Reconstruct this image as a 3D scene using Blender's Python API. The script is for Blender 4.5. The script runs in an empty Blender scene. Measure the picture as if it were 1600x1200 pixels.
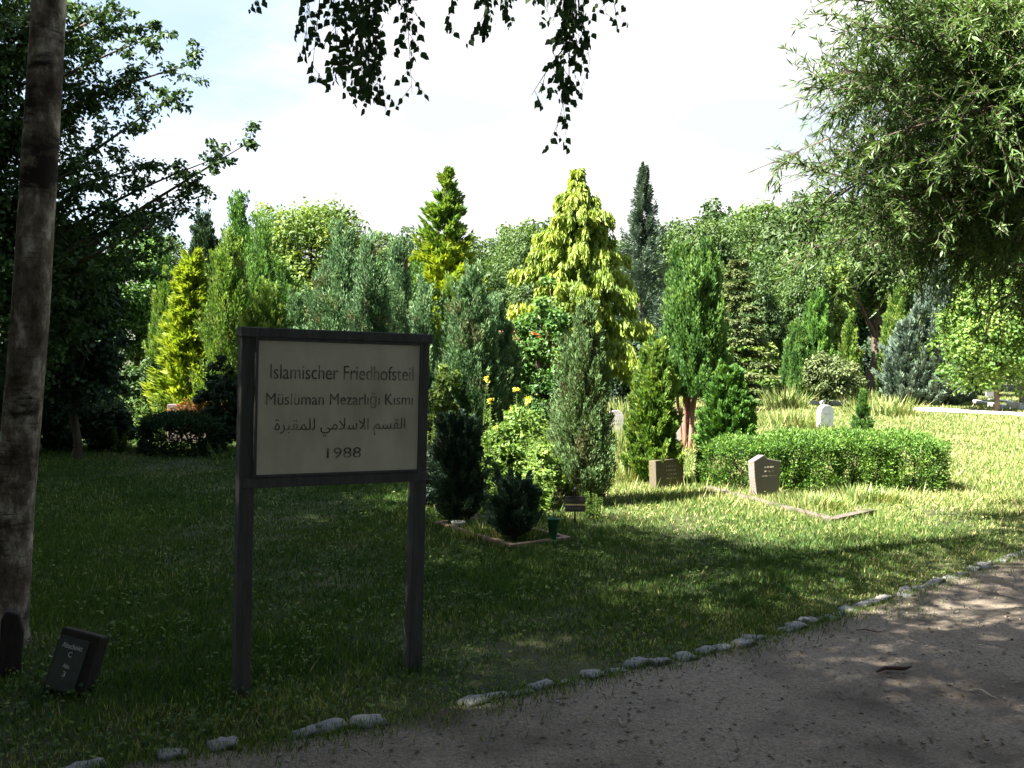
import bpy, bmesh, math, random
import numpy as np
from mathutils import Matrix, Vector

S = bpy.context.scene
COL = S.collection
R = math.radians
rng = np.random.default_rng(11)
random.seed(5)

# ------------------------------------------------------------------ camera
PITCH, ROLL, EYE, F = R(1.5), R(1.0), 1.6, 1500.0
cam_d = bpy.data.cameras.new('camera')
cam_d.sensor_width = 36.0
cam_d.lens = 36.0 * F / 1600.0
cam_d.clip_end = 3000
cam = bpy.data.objects.new('camera', cam_d)
COL.objects.link(cam)
CR = Matrix.Rotation(R(90) - PITCH, 3, 'X') @ Matrix.Rotation(ROLL, 3, 'Z')
cam.matrix_world = Matrix.Translation((0, 0, EYE)) @ CR.to_4x4()
S.camera = cam

# ------------------------------------------------------------------ sun, sky, exposure
SUN_AZ = Vector((-0.89, -0.46)).normalized()      # where the sun stands, seen from above
SUN_EL = R(48)
sd = bpy.data.lights.new('sun', 'SUN')
sd.energy = 5.0
sd.angle = R(0.5)
sd.color = (1.0, 0.95, 0.86)
sun = bpy.data.objects.new('sun', sd)
COL.objects.link(sun)
to_sun = Vector((SUN_AZ.x * math.cos(SUN_EL), SUN_AZ.y * math.cos(SUN_EL), math.sin(SUN_EL)))
sun.rotation_euler = to_sun.to_track_quat('Z', 'Y').to_euler()
sun.location = to_sun * 60

W = bpy.data.worlds.new('World')
S.world = W
W.use_nodes = True
wn, wl = W.node_tree.nodes, W.node_tree.links
wn.clear()
out = wn.new('ShaderNodeOutputWorld')
bg = wn.new('ShaderNodeBackground')
bg.inputs['Strength'].default_value = 0.05
sky = wn.new('ShaderNodeTexSky')
sky.sky_type = 'NISHITA'
sky.sun_disc = False
sky.sun_elevation = SUN_EL
sky.sun_rotation = math.atan2(SUN_AZ.x, SUN_AZ.y)
sky.air_density = 1.0
sky.dust_density = 1.2
tc = wn.new('ShaderNodeTexCoord')
mp = wn.new('ShaderNodeMapping')
mp.inputs['Scale'].default_value = (1, 1, 2.6)
mp.inputs['Location'].default_value = (0.35, 0.0, 0.15)
cn = wn.new('ShaderNodeTexNoise')
cn.inputs['Scale'].default_value = 2.1
cn.inputs['Detail'].default_value = 8
cn.inputs['Roughness'].default_value = 0.55
# the cloud bank lies ahead and to the right, and thins out overhead and to the left
dt = wn.new('ShaderNodeVectorMath'); dt.operation = 'DOT_PRODUCT'
dt.inputs[1].default_value = Vector((0.42, 0.9, -0.10)).normalized()
ad = wn.new('ShaderNodeMath'); ad.operation = 'MULTIPLY_ADD'
ad.inputs[1].default_value = 0.85
mr = wn.new('ShaderNodeMapRange')
mr.inputs['From Min'].default_value = 1.03
mr.inputs['From Max'].default_value = 1.19
mr.interpolation_type = 'SMOOTHSTEP'
mr.inputs['To Min'].default_value = 0.28
mx = wn.new('ShaderNodeMix'); mx.data_type = 'RGBA'
c2 = wn.new('ShaderNodeTexNoise'); c2.inputs['Scale'].default_value = 3.4; c2.inputs['Detail'].default_value = 7
wl.new(mp.outputs[0], c2.inputs['Vector'])
cm = wn.new('ShaderNodeMix'); cm.data_type = 'RGBA'
cm.inputs[6].default_value = (3.0, 3.12, 3.36, 1); cm.inputs[7].default_value = (4.4, 4.4, 4.45, 1)
c3 = wn.new('ShaderNodeMapRange'); c3.inputs['From Min'].default_value = .36; c3.inputs['From Max'].default_value = .58
wl.new(c2.outputs[0], c3.inputs['Value']); wl.new(c3.outputs[0], cm.inputs[0]); wl.new(cm.outputs[2], mx.inputs[7])
wl.new(tc.outputs['Generated'], mp.inputs['Vector'])
wl.new(mp.outputs[0], cn.inputs['Vector'])
wl.new(tc.outputs['Generated'], dt.inputs[0])
wl.new(dt.outputs['Value'], ad.inputs[0])
wl.new(cn.outputs[0], ad.inputs[2])
wl.new(ad.outputs[0], mr.inputs['Value'])
wl.new(mr.outputs[0], mx.inputs[0])
wl.new(sky.outputs[0], mx.inputs[6])
wl.new(mx.outputs[2], bg.inputs['Color'])
wl.new(bg.outputs[0], out.inputs[0])

vs = S.view_settings
vs.view_transform = 'Standard'
vs.look = 'None'
vs.exposure = 2.7
vs.gamma = 1.0
S.render.engine = 'CYCLES'
cy = S.cycles
cy.max_bounces = 6
cy.diffuse_bounces = 3
cy.glossy_bounces = 2
cy.transmission_bounces = 4
cy.transparent_max_bounces = 4
cy.use_denoising = True
cy.sample_clamp_indirect = 4.0


# ------------------------------------------------------------------ picture -> place
def ray(px, py):
    return CR @ Vector(((px - 800) / F, -(py - 600) / F, -1.0))


def G(px, py, z=0.0):
    d = ray(px, py)
    t = (z - EYE) / d.z
    return Vector((d.x * t, d.y * t, z))


def at(px, py, Y):
    d = ray(px, py)
    t = Y / d.y
    return Vector((d.x * t, Y, EYE + d.z * t))


# ------------------------------------------------------------------ object helpers
def link(o, parent=None):
    COL.objects.link(o)
    if parent is not None:
        o.parent = parent
    return o


def tag(o, label=None, cat=None, group=None, kind=None):
    if label: o['label'] = label
    if cat: o['category'] = cat
    if group: o['group'] = group
    if kind: o['kind'] = kind
    return o


def thing(name, label, cat, loc=(0, 0, 0), rz=0.0, group=None):
    o = bpy.data.objects.new(name, None)
    o.empty_display_size = 0.1
    o.location = loc
    o.rotation_euler = (0, 0, rz)
    link(o)
    return tag(o, label, cat, group)


def dup(root, loc, rz=0.0, scale=(1, 1, 1), label=None):
    r = root.copy()
    link(r)
    r.location = loc
    r.rotation_euler = (0, 0, rz)
    r.scale = scale
    if label: r['label'] = label
    for ch in list(root.children):
        c = ch.copy()
        link(c, r)
        for g in ch.children:
            d = g.copy()
            link(d, c)
    return r


def mesh_np(name, V, Fc, mat, parent=None, tint=None, smooth=False):
    """V (n,3), Fc (m,k) with one face size"""
    V = np.ascontiguousarray(V, dtype=np.float32)
    Fc = np.ascontiguousarray(Fc, dtype=np.int32)
    m, k = Fc.shape
    me = bpy.data.meshes.new(name)
    me.vertices.add(len(V))
    me.vertices.foreach_set('co', V.ravel())
    me.loops.add(m * k)
    me.loops.foreach_set('vertex_index', Fc.ravel())
    me.polygons.add(m)
    me.polygons.foreach_set('loop_start', np.arange(0, m * k, k, dtype=np.int32))
    if tint is not None:
        a = me.attributes.new('tint', 'FLOAT', 'POINT')
        a.data.foreach_set('value', np.ascontiguousarray(tint, dtype=np.float32))
    me.update(calc_edges=True)
    if smooth:
        me.polygons.foreach_set('use_smooth', np.ones(m, dtype=bool))
    me.materials.append(mat)
    return link(bpy.data.objects.new(name, me), parent)


class MB:
    """collects small shapes and links them as ONE mesh object"""
    def __init__(s):
        s.v, s.f = [], []

    def add(s, v, f):
        n = len(s.v)
        s.v += [tuple(p) for p in v]
        s.f += [tuple(i + n for i in q) for q in f]

    def box(s, c, d, M=None):
        x, y, z = d[0] / 2, d[1] / 2, d[2] / 2
        v = [Vector((a, b, e)) for a in (-x, x) for b in (-y, y) for e in (-z, z)]
        if M is not None: v = [M @ p for p in v]
        v = [p + Vector(c) for p in v]
        s.add(v, [(0, 1, 3, 2), (4, 6, 7, 5), (0, 4, 5, 1), (2, 3, 7, 6), (0, 2, 6, 4), (1, 5, 7, 3)])

    def prism(s, poly, y0, y1):
        """outline in x,z pushed along y"""
        n = len(poly)
        v = [(p[0], y0, p[1]) for p in poly] + [(p[0], y1, p[1]) for p in poly]
        f = [tuple(range(n)), tuple(reversed(range(n, 2 * n)))]
        f += [(i, i + n, (i + 1) % n + n, (i + 1) % n) for i in range(n)]
        s.add(v, f)

    def tube(s, pts, rad, n=7, cap=True):
        pts = [Vector(p) for p in pts]
        rings = []
        u = None
        for i, p in enumerate(pts):
            t = (pts[min(i + 1, len(pts) - 1)] - pts[max(i - 1, 0)]).normalized()
            if u is None:
                u = t.orthogonal().normalized()
            u = (u - t * u.dot(t)).normalized()
            w = t.cross(u)
            rings.append([p + (u * math.cos(2 * math.pi * k / n) + w * math.sin(2 * math.pi * k / n)) * rad[i] for k in range(n)])
        v = [q for r_ in rings for q in r_]
        f = []
        for i in range(len(pts) - 1):
            for k in range(n):
                f.append((i * n + k, i * n + (k + 1) % n, (i + 1) * n + (k + 1) % n, (i + 1) * n + k))
        if cap:
            f.append(tuple(reversed(range(n))))
            f.append(tuple(range((len(pts) - 1) * n, len(pts) * n)))
        s.add(v, f)

    def lathe(s, prof, n=20, c=(0, 0, 0)):
        v, f = [], []
        for r_, z in prof:
            for k in range(n):
                a = 2 * math.pi * k / n
                v.append((c[0] + r_ * math.cos(a), c[1] + r_ * math.sin(a), c[2] + z))
        for i in range(len(prof) - 1):
            for k in range(n):
                f.append((i * n + k, i * n + (k + 1) % n, (i + 1) * n + (k + 1) % n, (i + 1) * n + k))
        s.add(v, f)

    def build(s, name, mat, parent=None, bevel=0.0, smooth=False):
        me = bpy.data.meshes.new(name)
        me.from_pydata(s.v, [], s.f)
        if bevel:
            bm = bmesh.new(); bm.from_mesh(me)
            bmesh.ops.recalc_face_normals(bm, faces=bm.faces)
            es = [e for e in bm.edges if len(e.link_faces) == 2 and e.calc_face_angle() > R(25)]
            bmesh.ops.bevel(bm, geom=es, offset=bevel, segments=2, affect='EDGES', profile=0.5)
            bm.to_mesh(me); bm.free()
        me.update()
        if smooth:
            for p in me.polygons: p.use_smooth = True
        me.materials.append(mat)
        return link(bpy.data.objects.new(name, me), parent)


# ------------------------------------------------------------------ materials
def nt(name):
    m = bpy.data.materials.new(name)
    m.use_nodes = True
    n = m.node_tree.nodes
    n.clear()
    return m, n, m.node_tree.links


def ramp(n, stops):
    r_ = n.new('ShaderNodeValToRGB')
    e = r_.color_ramp.elements
    e[0].position, e[0].color = stops[0][0], (*stops[0][1], 1)
    e[1].position, e[1].color = stops[-1][0], (*stops[-1][1], 1)
    for p, c in stops[1:-1]:
        q = e.new(p); q.color = (*c, 1)
    return r_


def leaf_mat(name, lo, mid, hi, trans=0.34, gloss=0.028, rough=0.6, nscale=1.3, yellow=(1.15, 1.2, 0.6), namp=.7, brown=0.0):
    m, n, l = nt(name)
    o = n.new('ShaderNodeOutputMaterial')
    a = n.new('ShaderNodeAttribute'); a.attribute_name = 'tint'
    t = n.new('ShaderNodeTexCoord')
    ns = n.new('ShaderNodeTexNoise'); ns.inputs['Scale'].default_value = nscale; ns.inputs['Detail'].default_value = 3
    l.new(t.outputs['Object'], ns.inputs['Vector'])
    ma = n.new('ShaderNodeMath'); ma.operation = 'MULTIPLY_ADD'
    ma.inputs[1].default_value = namp; ma.inputs[2].default_value = -namp / 2
    l.new(ns.outputs[0], ma.inputs[0])
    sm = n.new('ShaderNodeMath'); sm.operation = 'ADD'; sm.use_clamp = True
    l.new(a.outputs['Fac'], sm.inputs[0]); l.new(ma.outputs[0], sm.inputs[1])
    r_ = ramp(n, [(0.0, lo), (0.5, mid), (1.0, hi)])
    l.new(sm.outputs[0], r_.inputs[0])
    colr = r_.outputs[0]
    if brown:                                   # dead, browned sprays in patches
        n2 = n.new('ShaderNodeTexNoise'); n2.inputs['Scale'].default_value = 2.6; n2.inputs['Detail'].default_value = 4
        l.new(t.outputs['Object'], n2.inputs['Vector'])
        m_ = n.new('ShaderNodeMapRange'); m_.inputs['From Min'].default_value = .56; m_.inputs['From Max'].default_value = .70; m_.inputs['To Max'].default_value = brown
        l.new(n2.outputs[0], m_.inputs['Value'])
        x_ = n.new('ShaderNodeMix'); x_.data_type = 'RGBA'; x_.inputs[7].default_value = (.15, .105, .05, 1)
        l.new(m_.outputs[0], x_.inputs[0]); l.new(colr, x_.inputs[6]); colr = x_.outputs[2]
    df = n.new('ShaderNodeBsdfDiffuse'); l.new(colr, df.inputs['Color'])
    mu = n.new('ShaderNodeMix'); mu.data_type = 'RGBA'; mu.blend_type = 'MULTIPLY'; mu.inputs[0].default_value = 1
    mu.inputs[7].default_value = (*yellow, 1)
    l.new(colr, mu.inputs[6])
    tr = n.new('ShaderNodeBsdfTranslucent'); l.new(mu.outputs[2], tr.inputs['Color'])
    m1 = n.new('ShaderNodeMixShader'); m1.inputs[0].default_value = trans
    l.new(df.outputs[0], m1.inputs[1]); l.new(tr.outputs[0], m1.inputs[2])
    gl = n.new('ShaderNodeBsdfGlossy'); gl.inputs['Roughness'].default_value = rough
    m2 = n.new('ShaderNodeMixShader'); m2.inputs[0].default_value = gloss
    l.new(m1.outputs[0], m2.inputs[1]); l.new(gl.outputs[0], m2.inputs[2])
    l.new(m2.outputs[0], o.inputs[0])
    return m


def solid(name, c1, c2, scale=8.0, rough=0.8, bump=0.0, bscale=40.0, spec=0.3, detail=6, stretch=(1, 1, 1), extra=None):
    """noise-mottled surface; extra = (colour, scale, from, to) lays stains over it"""
    m, n, l = nt(name)
    o = n.new('ShaderNodeOutputMaterial')
    b = n.new('ShaderNodeBsdfPrincipled')
    b.inputs['Roughness'].default_value = rough
    b.inputs['Specular IOR Level'].default_value = spec
    t = n.new('ShaderNodeTexCoord')
    mpn = n.new('ShaderNodeMapping'); mpn.inputs['Scale'].default_value = stretch
    l.new(t.outputs['Object'], mpn.inputs['Vector'])
    ns = n.new('ShaderNodeTexNoise'); ns.inputs['Scale'].default_value = scale; ns.inputs['Detail'].default_value = detail
    ns.inputs['Roughness'].default_value = 0.65
    l.new(mpn.outputs[0], ns.inputs['Vector'])
    r_ = ramp(n, [(0.32, c1), (0.68, c2)])
    l.new(ns.outputs[0], r_.inputs[0])
    colr = r_.outputs[0]
    if extra:
        n2 = n.new('ShaderNodeTexNoise'); n2.inputs['Scale'].default_value = extra[1]; n2.inputs['Detail'].default_value = 5
        l.new(mpn.outputs[0], n2.inputs['Vector'])
        mrr = n.new('ShaderNodeMapRange'); mrr.inputs['From Min'].default_value = extra[2]; mrr.inputs['From Max'].default_value = extra[3]
        l.new(n2.outputs[0], mrr.inputs['Value'])
        mi = n.new('ShaderNodeMix'); mi.data_type = 'RGBA'; mi.inputs[7].default_value = (*extra[0], 1)
        l.new(mrr.outputs[0], mi.inputs[0]); l.new(colr, mi.inputs[6])
        colr = mi.outputs[2]
    l.new(colr, b.inputs['Base Color'])
    if bump:
        nb = n.new('ShaderNodeTexNoise'); nb.inputs['Scale'].default_value = bscale; nb.inputs['Detail'].default_value = 6
        l.new(mpn.outputs[0], nb.inputs['Vector'])
        bp = n.new('ShaderNodeBump'); bp.inputs['Strength'].default_value = bump; bp.inputs['Distance'].default_value = 0.02
        l.new(nb.outputs[0], bp.inputs['Height']); l.new(bp.outputs[0], b.inputs['Normal'])
    l.new(b.outputs[0], o.inputs[0])
    return m


M = {}
M['gold'] = leaf_mat('golden_foliage', (0.07, 0.14, 0.015), (0.19, 0.27, 0.025), (0.36, 0.40, 0.045))
M['goldpend'] = leaf_mat('golden_hanging_foliage', (0.06, 0.12, 0.016), (0.20, 0.28, 0.032), (0.38, 0.43, 0.065))
M['lime'] = leaf_mat('light_green_foliage', (0.04, 0.10, 0.018), (0.115, 0.21, 0.032), (0.24, 0.32, 0.06), brown=.35)
M['hedge'] = leaf_mat('clipped_yew_leaves', (.03, .085, .014), (.09, .19, .028), (.19, .30, .05))
M['herb'] = leaf_mat('fresh_herb_leaves', (0.06, 0.13, 0.025), (0.15, 0.25, 0.045), (0.27, 0.36, 0.08))
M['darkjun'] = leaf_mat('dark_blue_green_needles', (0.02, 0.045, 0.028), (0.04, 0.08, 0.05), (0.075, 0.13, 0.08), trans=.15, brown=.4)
M['green'] = leaf_mat('mid_green_foliage', (0.03, 0.09, 0.02), (0.08, 0.175, 0.035), (0.17, 0.28, 0.06))
M['blue'] = leaf_mat('blue_green_foliage', (0.03, 0.075, 0.028), (0.088, 0.17, 0.072), (0.20, 0.31, 0.135), brown=.7, trans=0.22, yellow=(1.0, 1.1, 0.7))
M['bluebrown'] = leaf_mat('blue_green_foliage_with_brown', (0.10, 0.085, 0.035), (0.08, 0.15, 0.055), (0.18, 0.27, 0.11), trans=0.22, nscale=3.5)
M['spruce'] = leaf_mat('blue_grey_needles', (0.045, 0.08, 0.055), (0.10, 0.15, 0.105), (0.18, 0.235, 0.17), trans=0.12, yellow=(1, 1, .8))
M['olive'] = leaf_mat('olive_needles', (0.045, 0.07, 0.02), (0.09, 0.125, 0.04), (0.16, 0.19, 0.07), trans=0.18)
M['yew'] = leaf_mat('yew_foliage', (0.025, 0.07, 0.014), (0.065, 0.165, 0.025), (0.16, 0.30, 0.045), trans=0.2)
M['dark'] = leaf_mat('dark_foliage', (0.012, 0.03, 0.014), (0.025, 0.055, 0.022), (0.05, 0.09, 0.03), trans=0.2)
M['beech'] = leaf_mat('broad_leaves', (0.025, 0.06, 0.012), (0.055, 0.11, 0.02), (0.125, 0.185, 0.038))
M['ylw'] = leaf_mat('yellow_green_leaves', (0.055, 0.11, 0.018), (0.12, 0.19, 0.03), (0.24, 0.29, 0.05))
M['wood_far'] = leaf_mat('far_wood_leaves', (0.022, 0.05, 0.012), (0.05, 0.095, 0.022), (0.11, 0.165, 0.042), nscale=0.5)
M['birchleaf'] = leaf_mat('birch_leaves', (0.02, 0.05, 0.012), (0.035, 0.08, 0.017), (0.06, 0.11, 0.025), trans=0.18)
M['hornleaf'] = leaf_mat('hornbeam_leaves', (0.02, 0.05, 0.012), (0.04, 0.085, 0.018), (0.07, 0.13, 0.03), trans=0.2)
M['willow'] = leaf_mat('willow_leaves', (0.04, 0.09, 0.02), (0.09, 0.16, 0.042), (0.19, 0.265, 0.105), trans=0.3, gloss=0.035, rough=0.55)
M['fern'] = leaf_mat('dead_fern', (0.28, 0.12, 0.03), (0.42, 0.20, 0.05), (0.5, 0.3, 0.1))
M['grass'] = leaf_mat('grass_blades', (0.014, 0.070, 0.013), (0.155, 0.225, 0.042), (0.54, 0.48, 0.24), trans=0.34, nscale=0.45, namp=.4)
M['straw'] = leaf_mat('dry_grass', (0.07, 0.14, 0.025), (0.19, 0.24, 0.06), (0.42, 0.38, 0.17), trans=0.3)
M['petal'] = solid('yellow_petals', (0.75, 0.6, 0.05), (0.85, 0.75, 0.12), 30, 0.7)
M['orange'] = solid('orange_petals', (0.7, 0.16, 0.04), (0.8, 0.28, 0.08), 30, 0.7)
M['pink'] = solid('faded_pink_petals', (0.45, 0.18, 0.15), (0.6, 0.3, 0.24), 30, 0.7)
M['bark'] = solid('brown_bark', (0.05, 0.035, 0.025), (0.13, 0.10, 0.075), 6, 0.95, 0.6, 30, stretch=(1, 1, 0.25))
M['redbark'] = solid('red_brown_bark', (0.16, 0.075, 0.05), (0.36, 0.22, 0.16), 8, 0.9, 0.6, 30, stretch=(1, 1, 0.2))
M['deadwood'] = solid('bleached_dead_wood', (0.28, 0.22, 0.16), (0.42, 0.36, 0.28), 8, 0.9, 0.3)
def birch_bark():
    m, n, l = nt('birch_bark')
    o = n.new('ShaderNodeOutputMaterial'); b = n.new('ShaderNodeBsdfPrincipled')
    b.inputs['Roughness'].default_value = .9; b.inputs['Specular IOR Level'].default_value = .2
    t = n.new('ShaderNodeTexCoord')
    def noise(sc, st, det=6):
        q = n.new('ShaderNodeMapping'); q.inputs['Scale'].default_value = st
        l.new(t.outputs['Object'], q.inputs['Vector'])
        k = n.new('ShaderNodeTexNoise'); k.inputs['Scale'].default_value = sc; k.inputs['Detail'].default_value = det; k.inputs['Roughness'].default_value = .7
        l.new(q.outputs[0], k.inputs['Vector']); return k.outputs[0]
    def over(base, fac, lo, hi, col):
        r_ = n.new('ShaderNodeMapRange'); r_.inputs['From Min'].default_value = lo; r_.inputs['From Max'].default_value = hi
        l.new(fac, r_.inputs['Value'])
        x = n.new('ShaderNodeMix'); x.data_type = 'RGBA'; x.inputs[7].default_value = (*col, 1)
        l.new(r_.outputs[0], x.inputs[0]); l.new(base, x.inputs[6]); return x.outputs[2]
    base = ramp(n, [(.36, (.05, .037, .026)), (.5, (.17, .135, .098)), (.66, (.55, .50, .42))])
    l.new(noise(9, (1, 1, .5), 9), base.inputs[0])
    c = over(base.outputs[0], noise(6, (.8, .8, 9), 5), .58, .66, (.07, .05, .035))
    c = over(c, noise(16, (1, 1, .18), 6), .60, .72, (.05, .038, .03))
    c = over(c, noise(1.0, (1.6, 1.6, 3.4), 7), .50, .60, (.025, .019, .015))
    l.new(c, b.inputs['Base Color'])
    bp = n.new('ShaderNodeBump'); bp.inputs['Strength'].default_value = .9; bp.inputs['Distance'].default_value = .02
    l.new(noise(22, (1, 1, .6), 8), bp.inputs['Height']); l.new(bp.outputs[0], b.inputs['Normal'])
    l.new(b.outputs[0], o.inputs[0])
    return m


M['birchbark'] = birch_bark()
M['ground'] = solid('meadow_soil', (0.025, 0.04, 0.012), (0.075, 0.075, 0.03), 1.2, 1.0, 0.6, 25, detail=10)
M['gravel'] = solid('gravel', (0.155, 0.125, 0.092), (0.37, 0.31, 0.24), 60, 0.95, 0.9, 120, detail=8,
                    extra=((0.085, 0.065, 0.048), 1.6, 0.46, 0.72))
M['sand'] = solid('pale_sand_path', (0.62, 0.54, 0.44), (0.72, 0.65, 0.56), 3, 1.0, 0.2)
M['kerb'] = solid('granite_kerb', (0.17, 0.165, 0.165), (0.33, 0.325, 0.32), 14, 0.85, 0.7, 30, extra=((0.045, 0.05, 0.025), 7, 0.46, 0.62))
M['signwood'] = solid('grey_brown_painted_wood', (0.045, 0.045, 0.042), (0.085, 0.083, 0.076), 7, 0.7, 0.3, 60, stretch=(4, 4, 0.5))
M['panel'] = solid('cream_panel', (0.50, 0.445, 0.325), (0.60, 0.545, 0.41), 5, 0.6, 0.05, 40, extra=((0.36, 0.32, 0.215), 4.5, 0.5, 0.8), stretch=(1, 1, .45))
M['letter'] = solid('weathered_black_lettering', (0.06, 0.057, 0.05), (0.12, 0.11, 0.09), 5, 0.7, extra=((0.36, 0.31, 0.21), 10, 0.46, 0.70))
M['redgranite'] = solid('red_brown_granite', (0.12, 0.10, 0.09), (0.22, 0.185, 0.165), 60, 0.6, 0.15, 90)
M['browngranite'] = solid('brown_stone', (0.07, 0.058, 0.036), (0.13, 0.11, 0.07), 40, 0.7, 0.15, 90)
M['sandstone'] = solid('pale_stone', (0.44, 0.42, 0.39), (0.60, 0.58, 0.55), 20, 0.8, 0.3, 50, extra=((0.25, 0.25, 0.2), 6, 0.55, 0.75))
M['marble'] = solid('white_marble', (0.66, 0.65, 0.64), (0.80, 0.79, 0.78), 8, 0.5, 0.1)
M['greystone'] = solid('grey_stone', (0.14, 0.14, 0.14), (0.25, 0.25, 0.25), 30, 0.7, 0.2)
M['edgestone'] = solid('dull_granite_edging', (0.085, 0.065, 0.055), (0.18, 0.14, 0.12), 30, 0.8, 0.4, 50, extra=((0.05, 0.06, 0.025), 5, 0.5, 0.65))
M['edging'] = solid('weathered_edging', (0.20, 0.13, 0.09), (0.36, 0.27, 0.20), 12, 0.9, 0.4, 40)
M['black'] = solid('black_plastic', (0.012, 0.012, 0.013), (0.022, 0.022, 0.023), 10, 0.45)
M['greenplastic'] = solid('green_plastic', (0.015, 0.11, 0.05), (0.02, 0.15, 0.07), 10, 0.4)
M['marker'] = solid('dark_brown_wood', (0.014, 0.011, 0.01), (0.032, 0.025, 0.021), 8, 0.85, 0.5, 30, stretch=(3, 3, 0.6))
M['plate'] = solid('dark_green_plate', (0.022, 0.036, 0.034), (0.034, 0.05, 0.047), 6, 0.5)
M['white'] = solid('white_paint', (0.42, 0.43, 0.41), (0.6, 0.6, 0.58), 12, 0.7)
M['goldpaint'] = solid('faded_gold_lettering', (0.42, 0.38, 0.28), (0.55, 0.5, 0.4), 30, 0.6)
M['yellowstripe'] = solid('faded_yellow_stripe', (0.16, 0.15, 0.05), (0.25, 0.23, 0.09), 30, 0.7)
M['stripedark'] = solid('dull_lettering', (0.05, 0.05, 0.035), (0.08, 0.08, 0.05), 30, 0.7)
M['twig'] = solid('dark_twig', (0.035, 0.02, 0.013), (0.07, 0.045, 0.03), 10, 0.9)
M['paletwig'] = solid('pale_twig', (0.3, 0.25, 0.19), (0.42, 0.36, 0.29), 10, 0.9)


# ------------------------------------------------------------------ foliage generators
def unit(a):
    return a / np.maximum(np.linalg.norm(a, axis=-1, keepdims=True), 1e-9)


def kites(P, D, N, L, Wd, tint, droop=0.12, shoulder=0.42):
    n = len(P)
    D = unit(D)
    Sd = unit(np.cross(D, N))
    Nn = np.cross(Sd, D)
    L = np.broadcast_to(np.asarray(L, float), (n,))[:, None]
    Wd = np.broadcast_to(np.asarray(Wd, float), (n,))[:, None]
    mid = P + D * L * shoulder
    V = np.empty((n, 4, 3))
    V[:, 0] = P
    V[:, 1] = mid + Sd * Wd * 0.5
    V[:, 2] = P + D * L - Nn * L * droop
    V[:, 3] = mid - Sd * Wd * 0.5
    Fc = np.arange(n * 4).reshape(n, 4)
    return V.reshape(-1, 3), Fc, np.repeat(tint, 4)


def hexleaves(P, D, N, L, Wd, tint):
    """birch-like leaf: broad base, pointed tip"""
    n = len(P)
    D = unit(D)
    Sd = unit(np.cross(D, N))
    L = np.broadcast_to(np.asarray(L, float), (n,))[:, None]
    Wd = np.broadcast_to(np.asarray(Wd, float), (n,))[:, None]
    V = np.empty((n, 6, 3))
    for k, (a, b) in enumerate(((0, 0), (0.16, 0.36), (0.38, 0.5), (1, 0), (0.38, -0.5), (0.16, -0.36))):
        V[:, k] = P + D * L * a + Sd * Wd * b
    return V.reshape(-1, 3), np.arange(n * 6).reshape(n, 6), np.repeat(tint, 6)


def cat_np(parts):
    V, Fs, T, o = [], [], [], 0
    for v, f, t in parts:
        V.append(v); Fs.append(f + o); T.append(t); o += len(v)
    return np.concatenate(V), np.concatenate(Fs), np.concatenate(T)


def prof_column(t):      # narrow upright shape, rounded foot, pointed top
    return np.clip(np.minimum(1.0, (t + 0.05) / 0.22) ** 0.5, 0, 1) * np.clip(1 - t, 0, 1) ** 0.55 * 1.18


def prof_flame(t):
    return np.clip((t + .12) / .38, 0, 1) ** .6 * np.clip(1.0 - t, 0, 1) ** .85 * 1.35


def prof_cone(t):
    return np.clip(1.02 - t, 0, 1) ** 0.85 * np.minimum(1, (t + 0.08) / 0.12)


def prof_egg(t):
    return np.sin(np.pi * np.clip(t * 0.88 + 0.10, 0, 1)) ** 0.7


def prof_vase(t):
    return 0.28 + 0.85 * np.clip(t, 0, 1) ** 1.3


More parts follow.
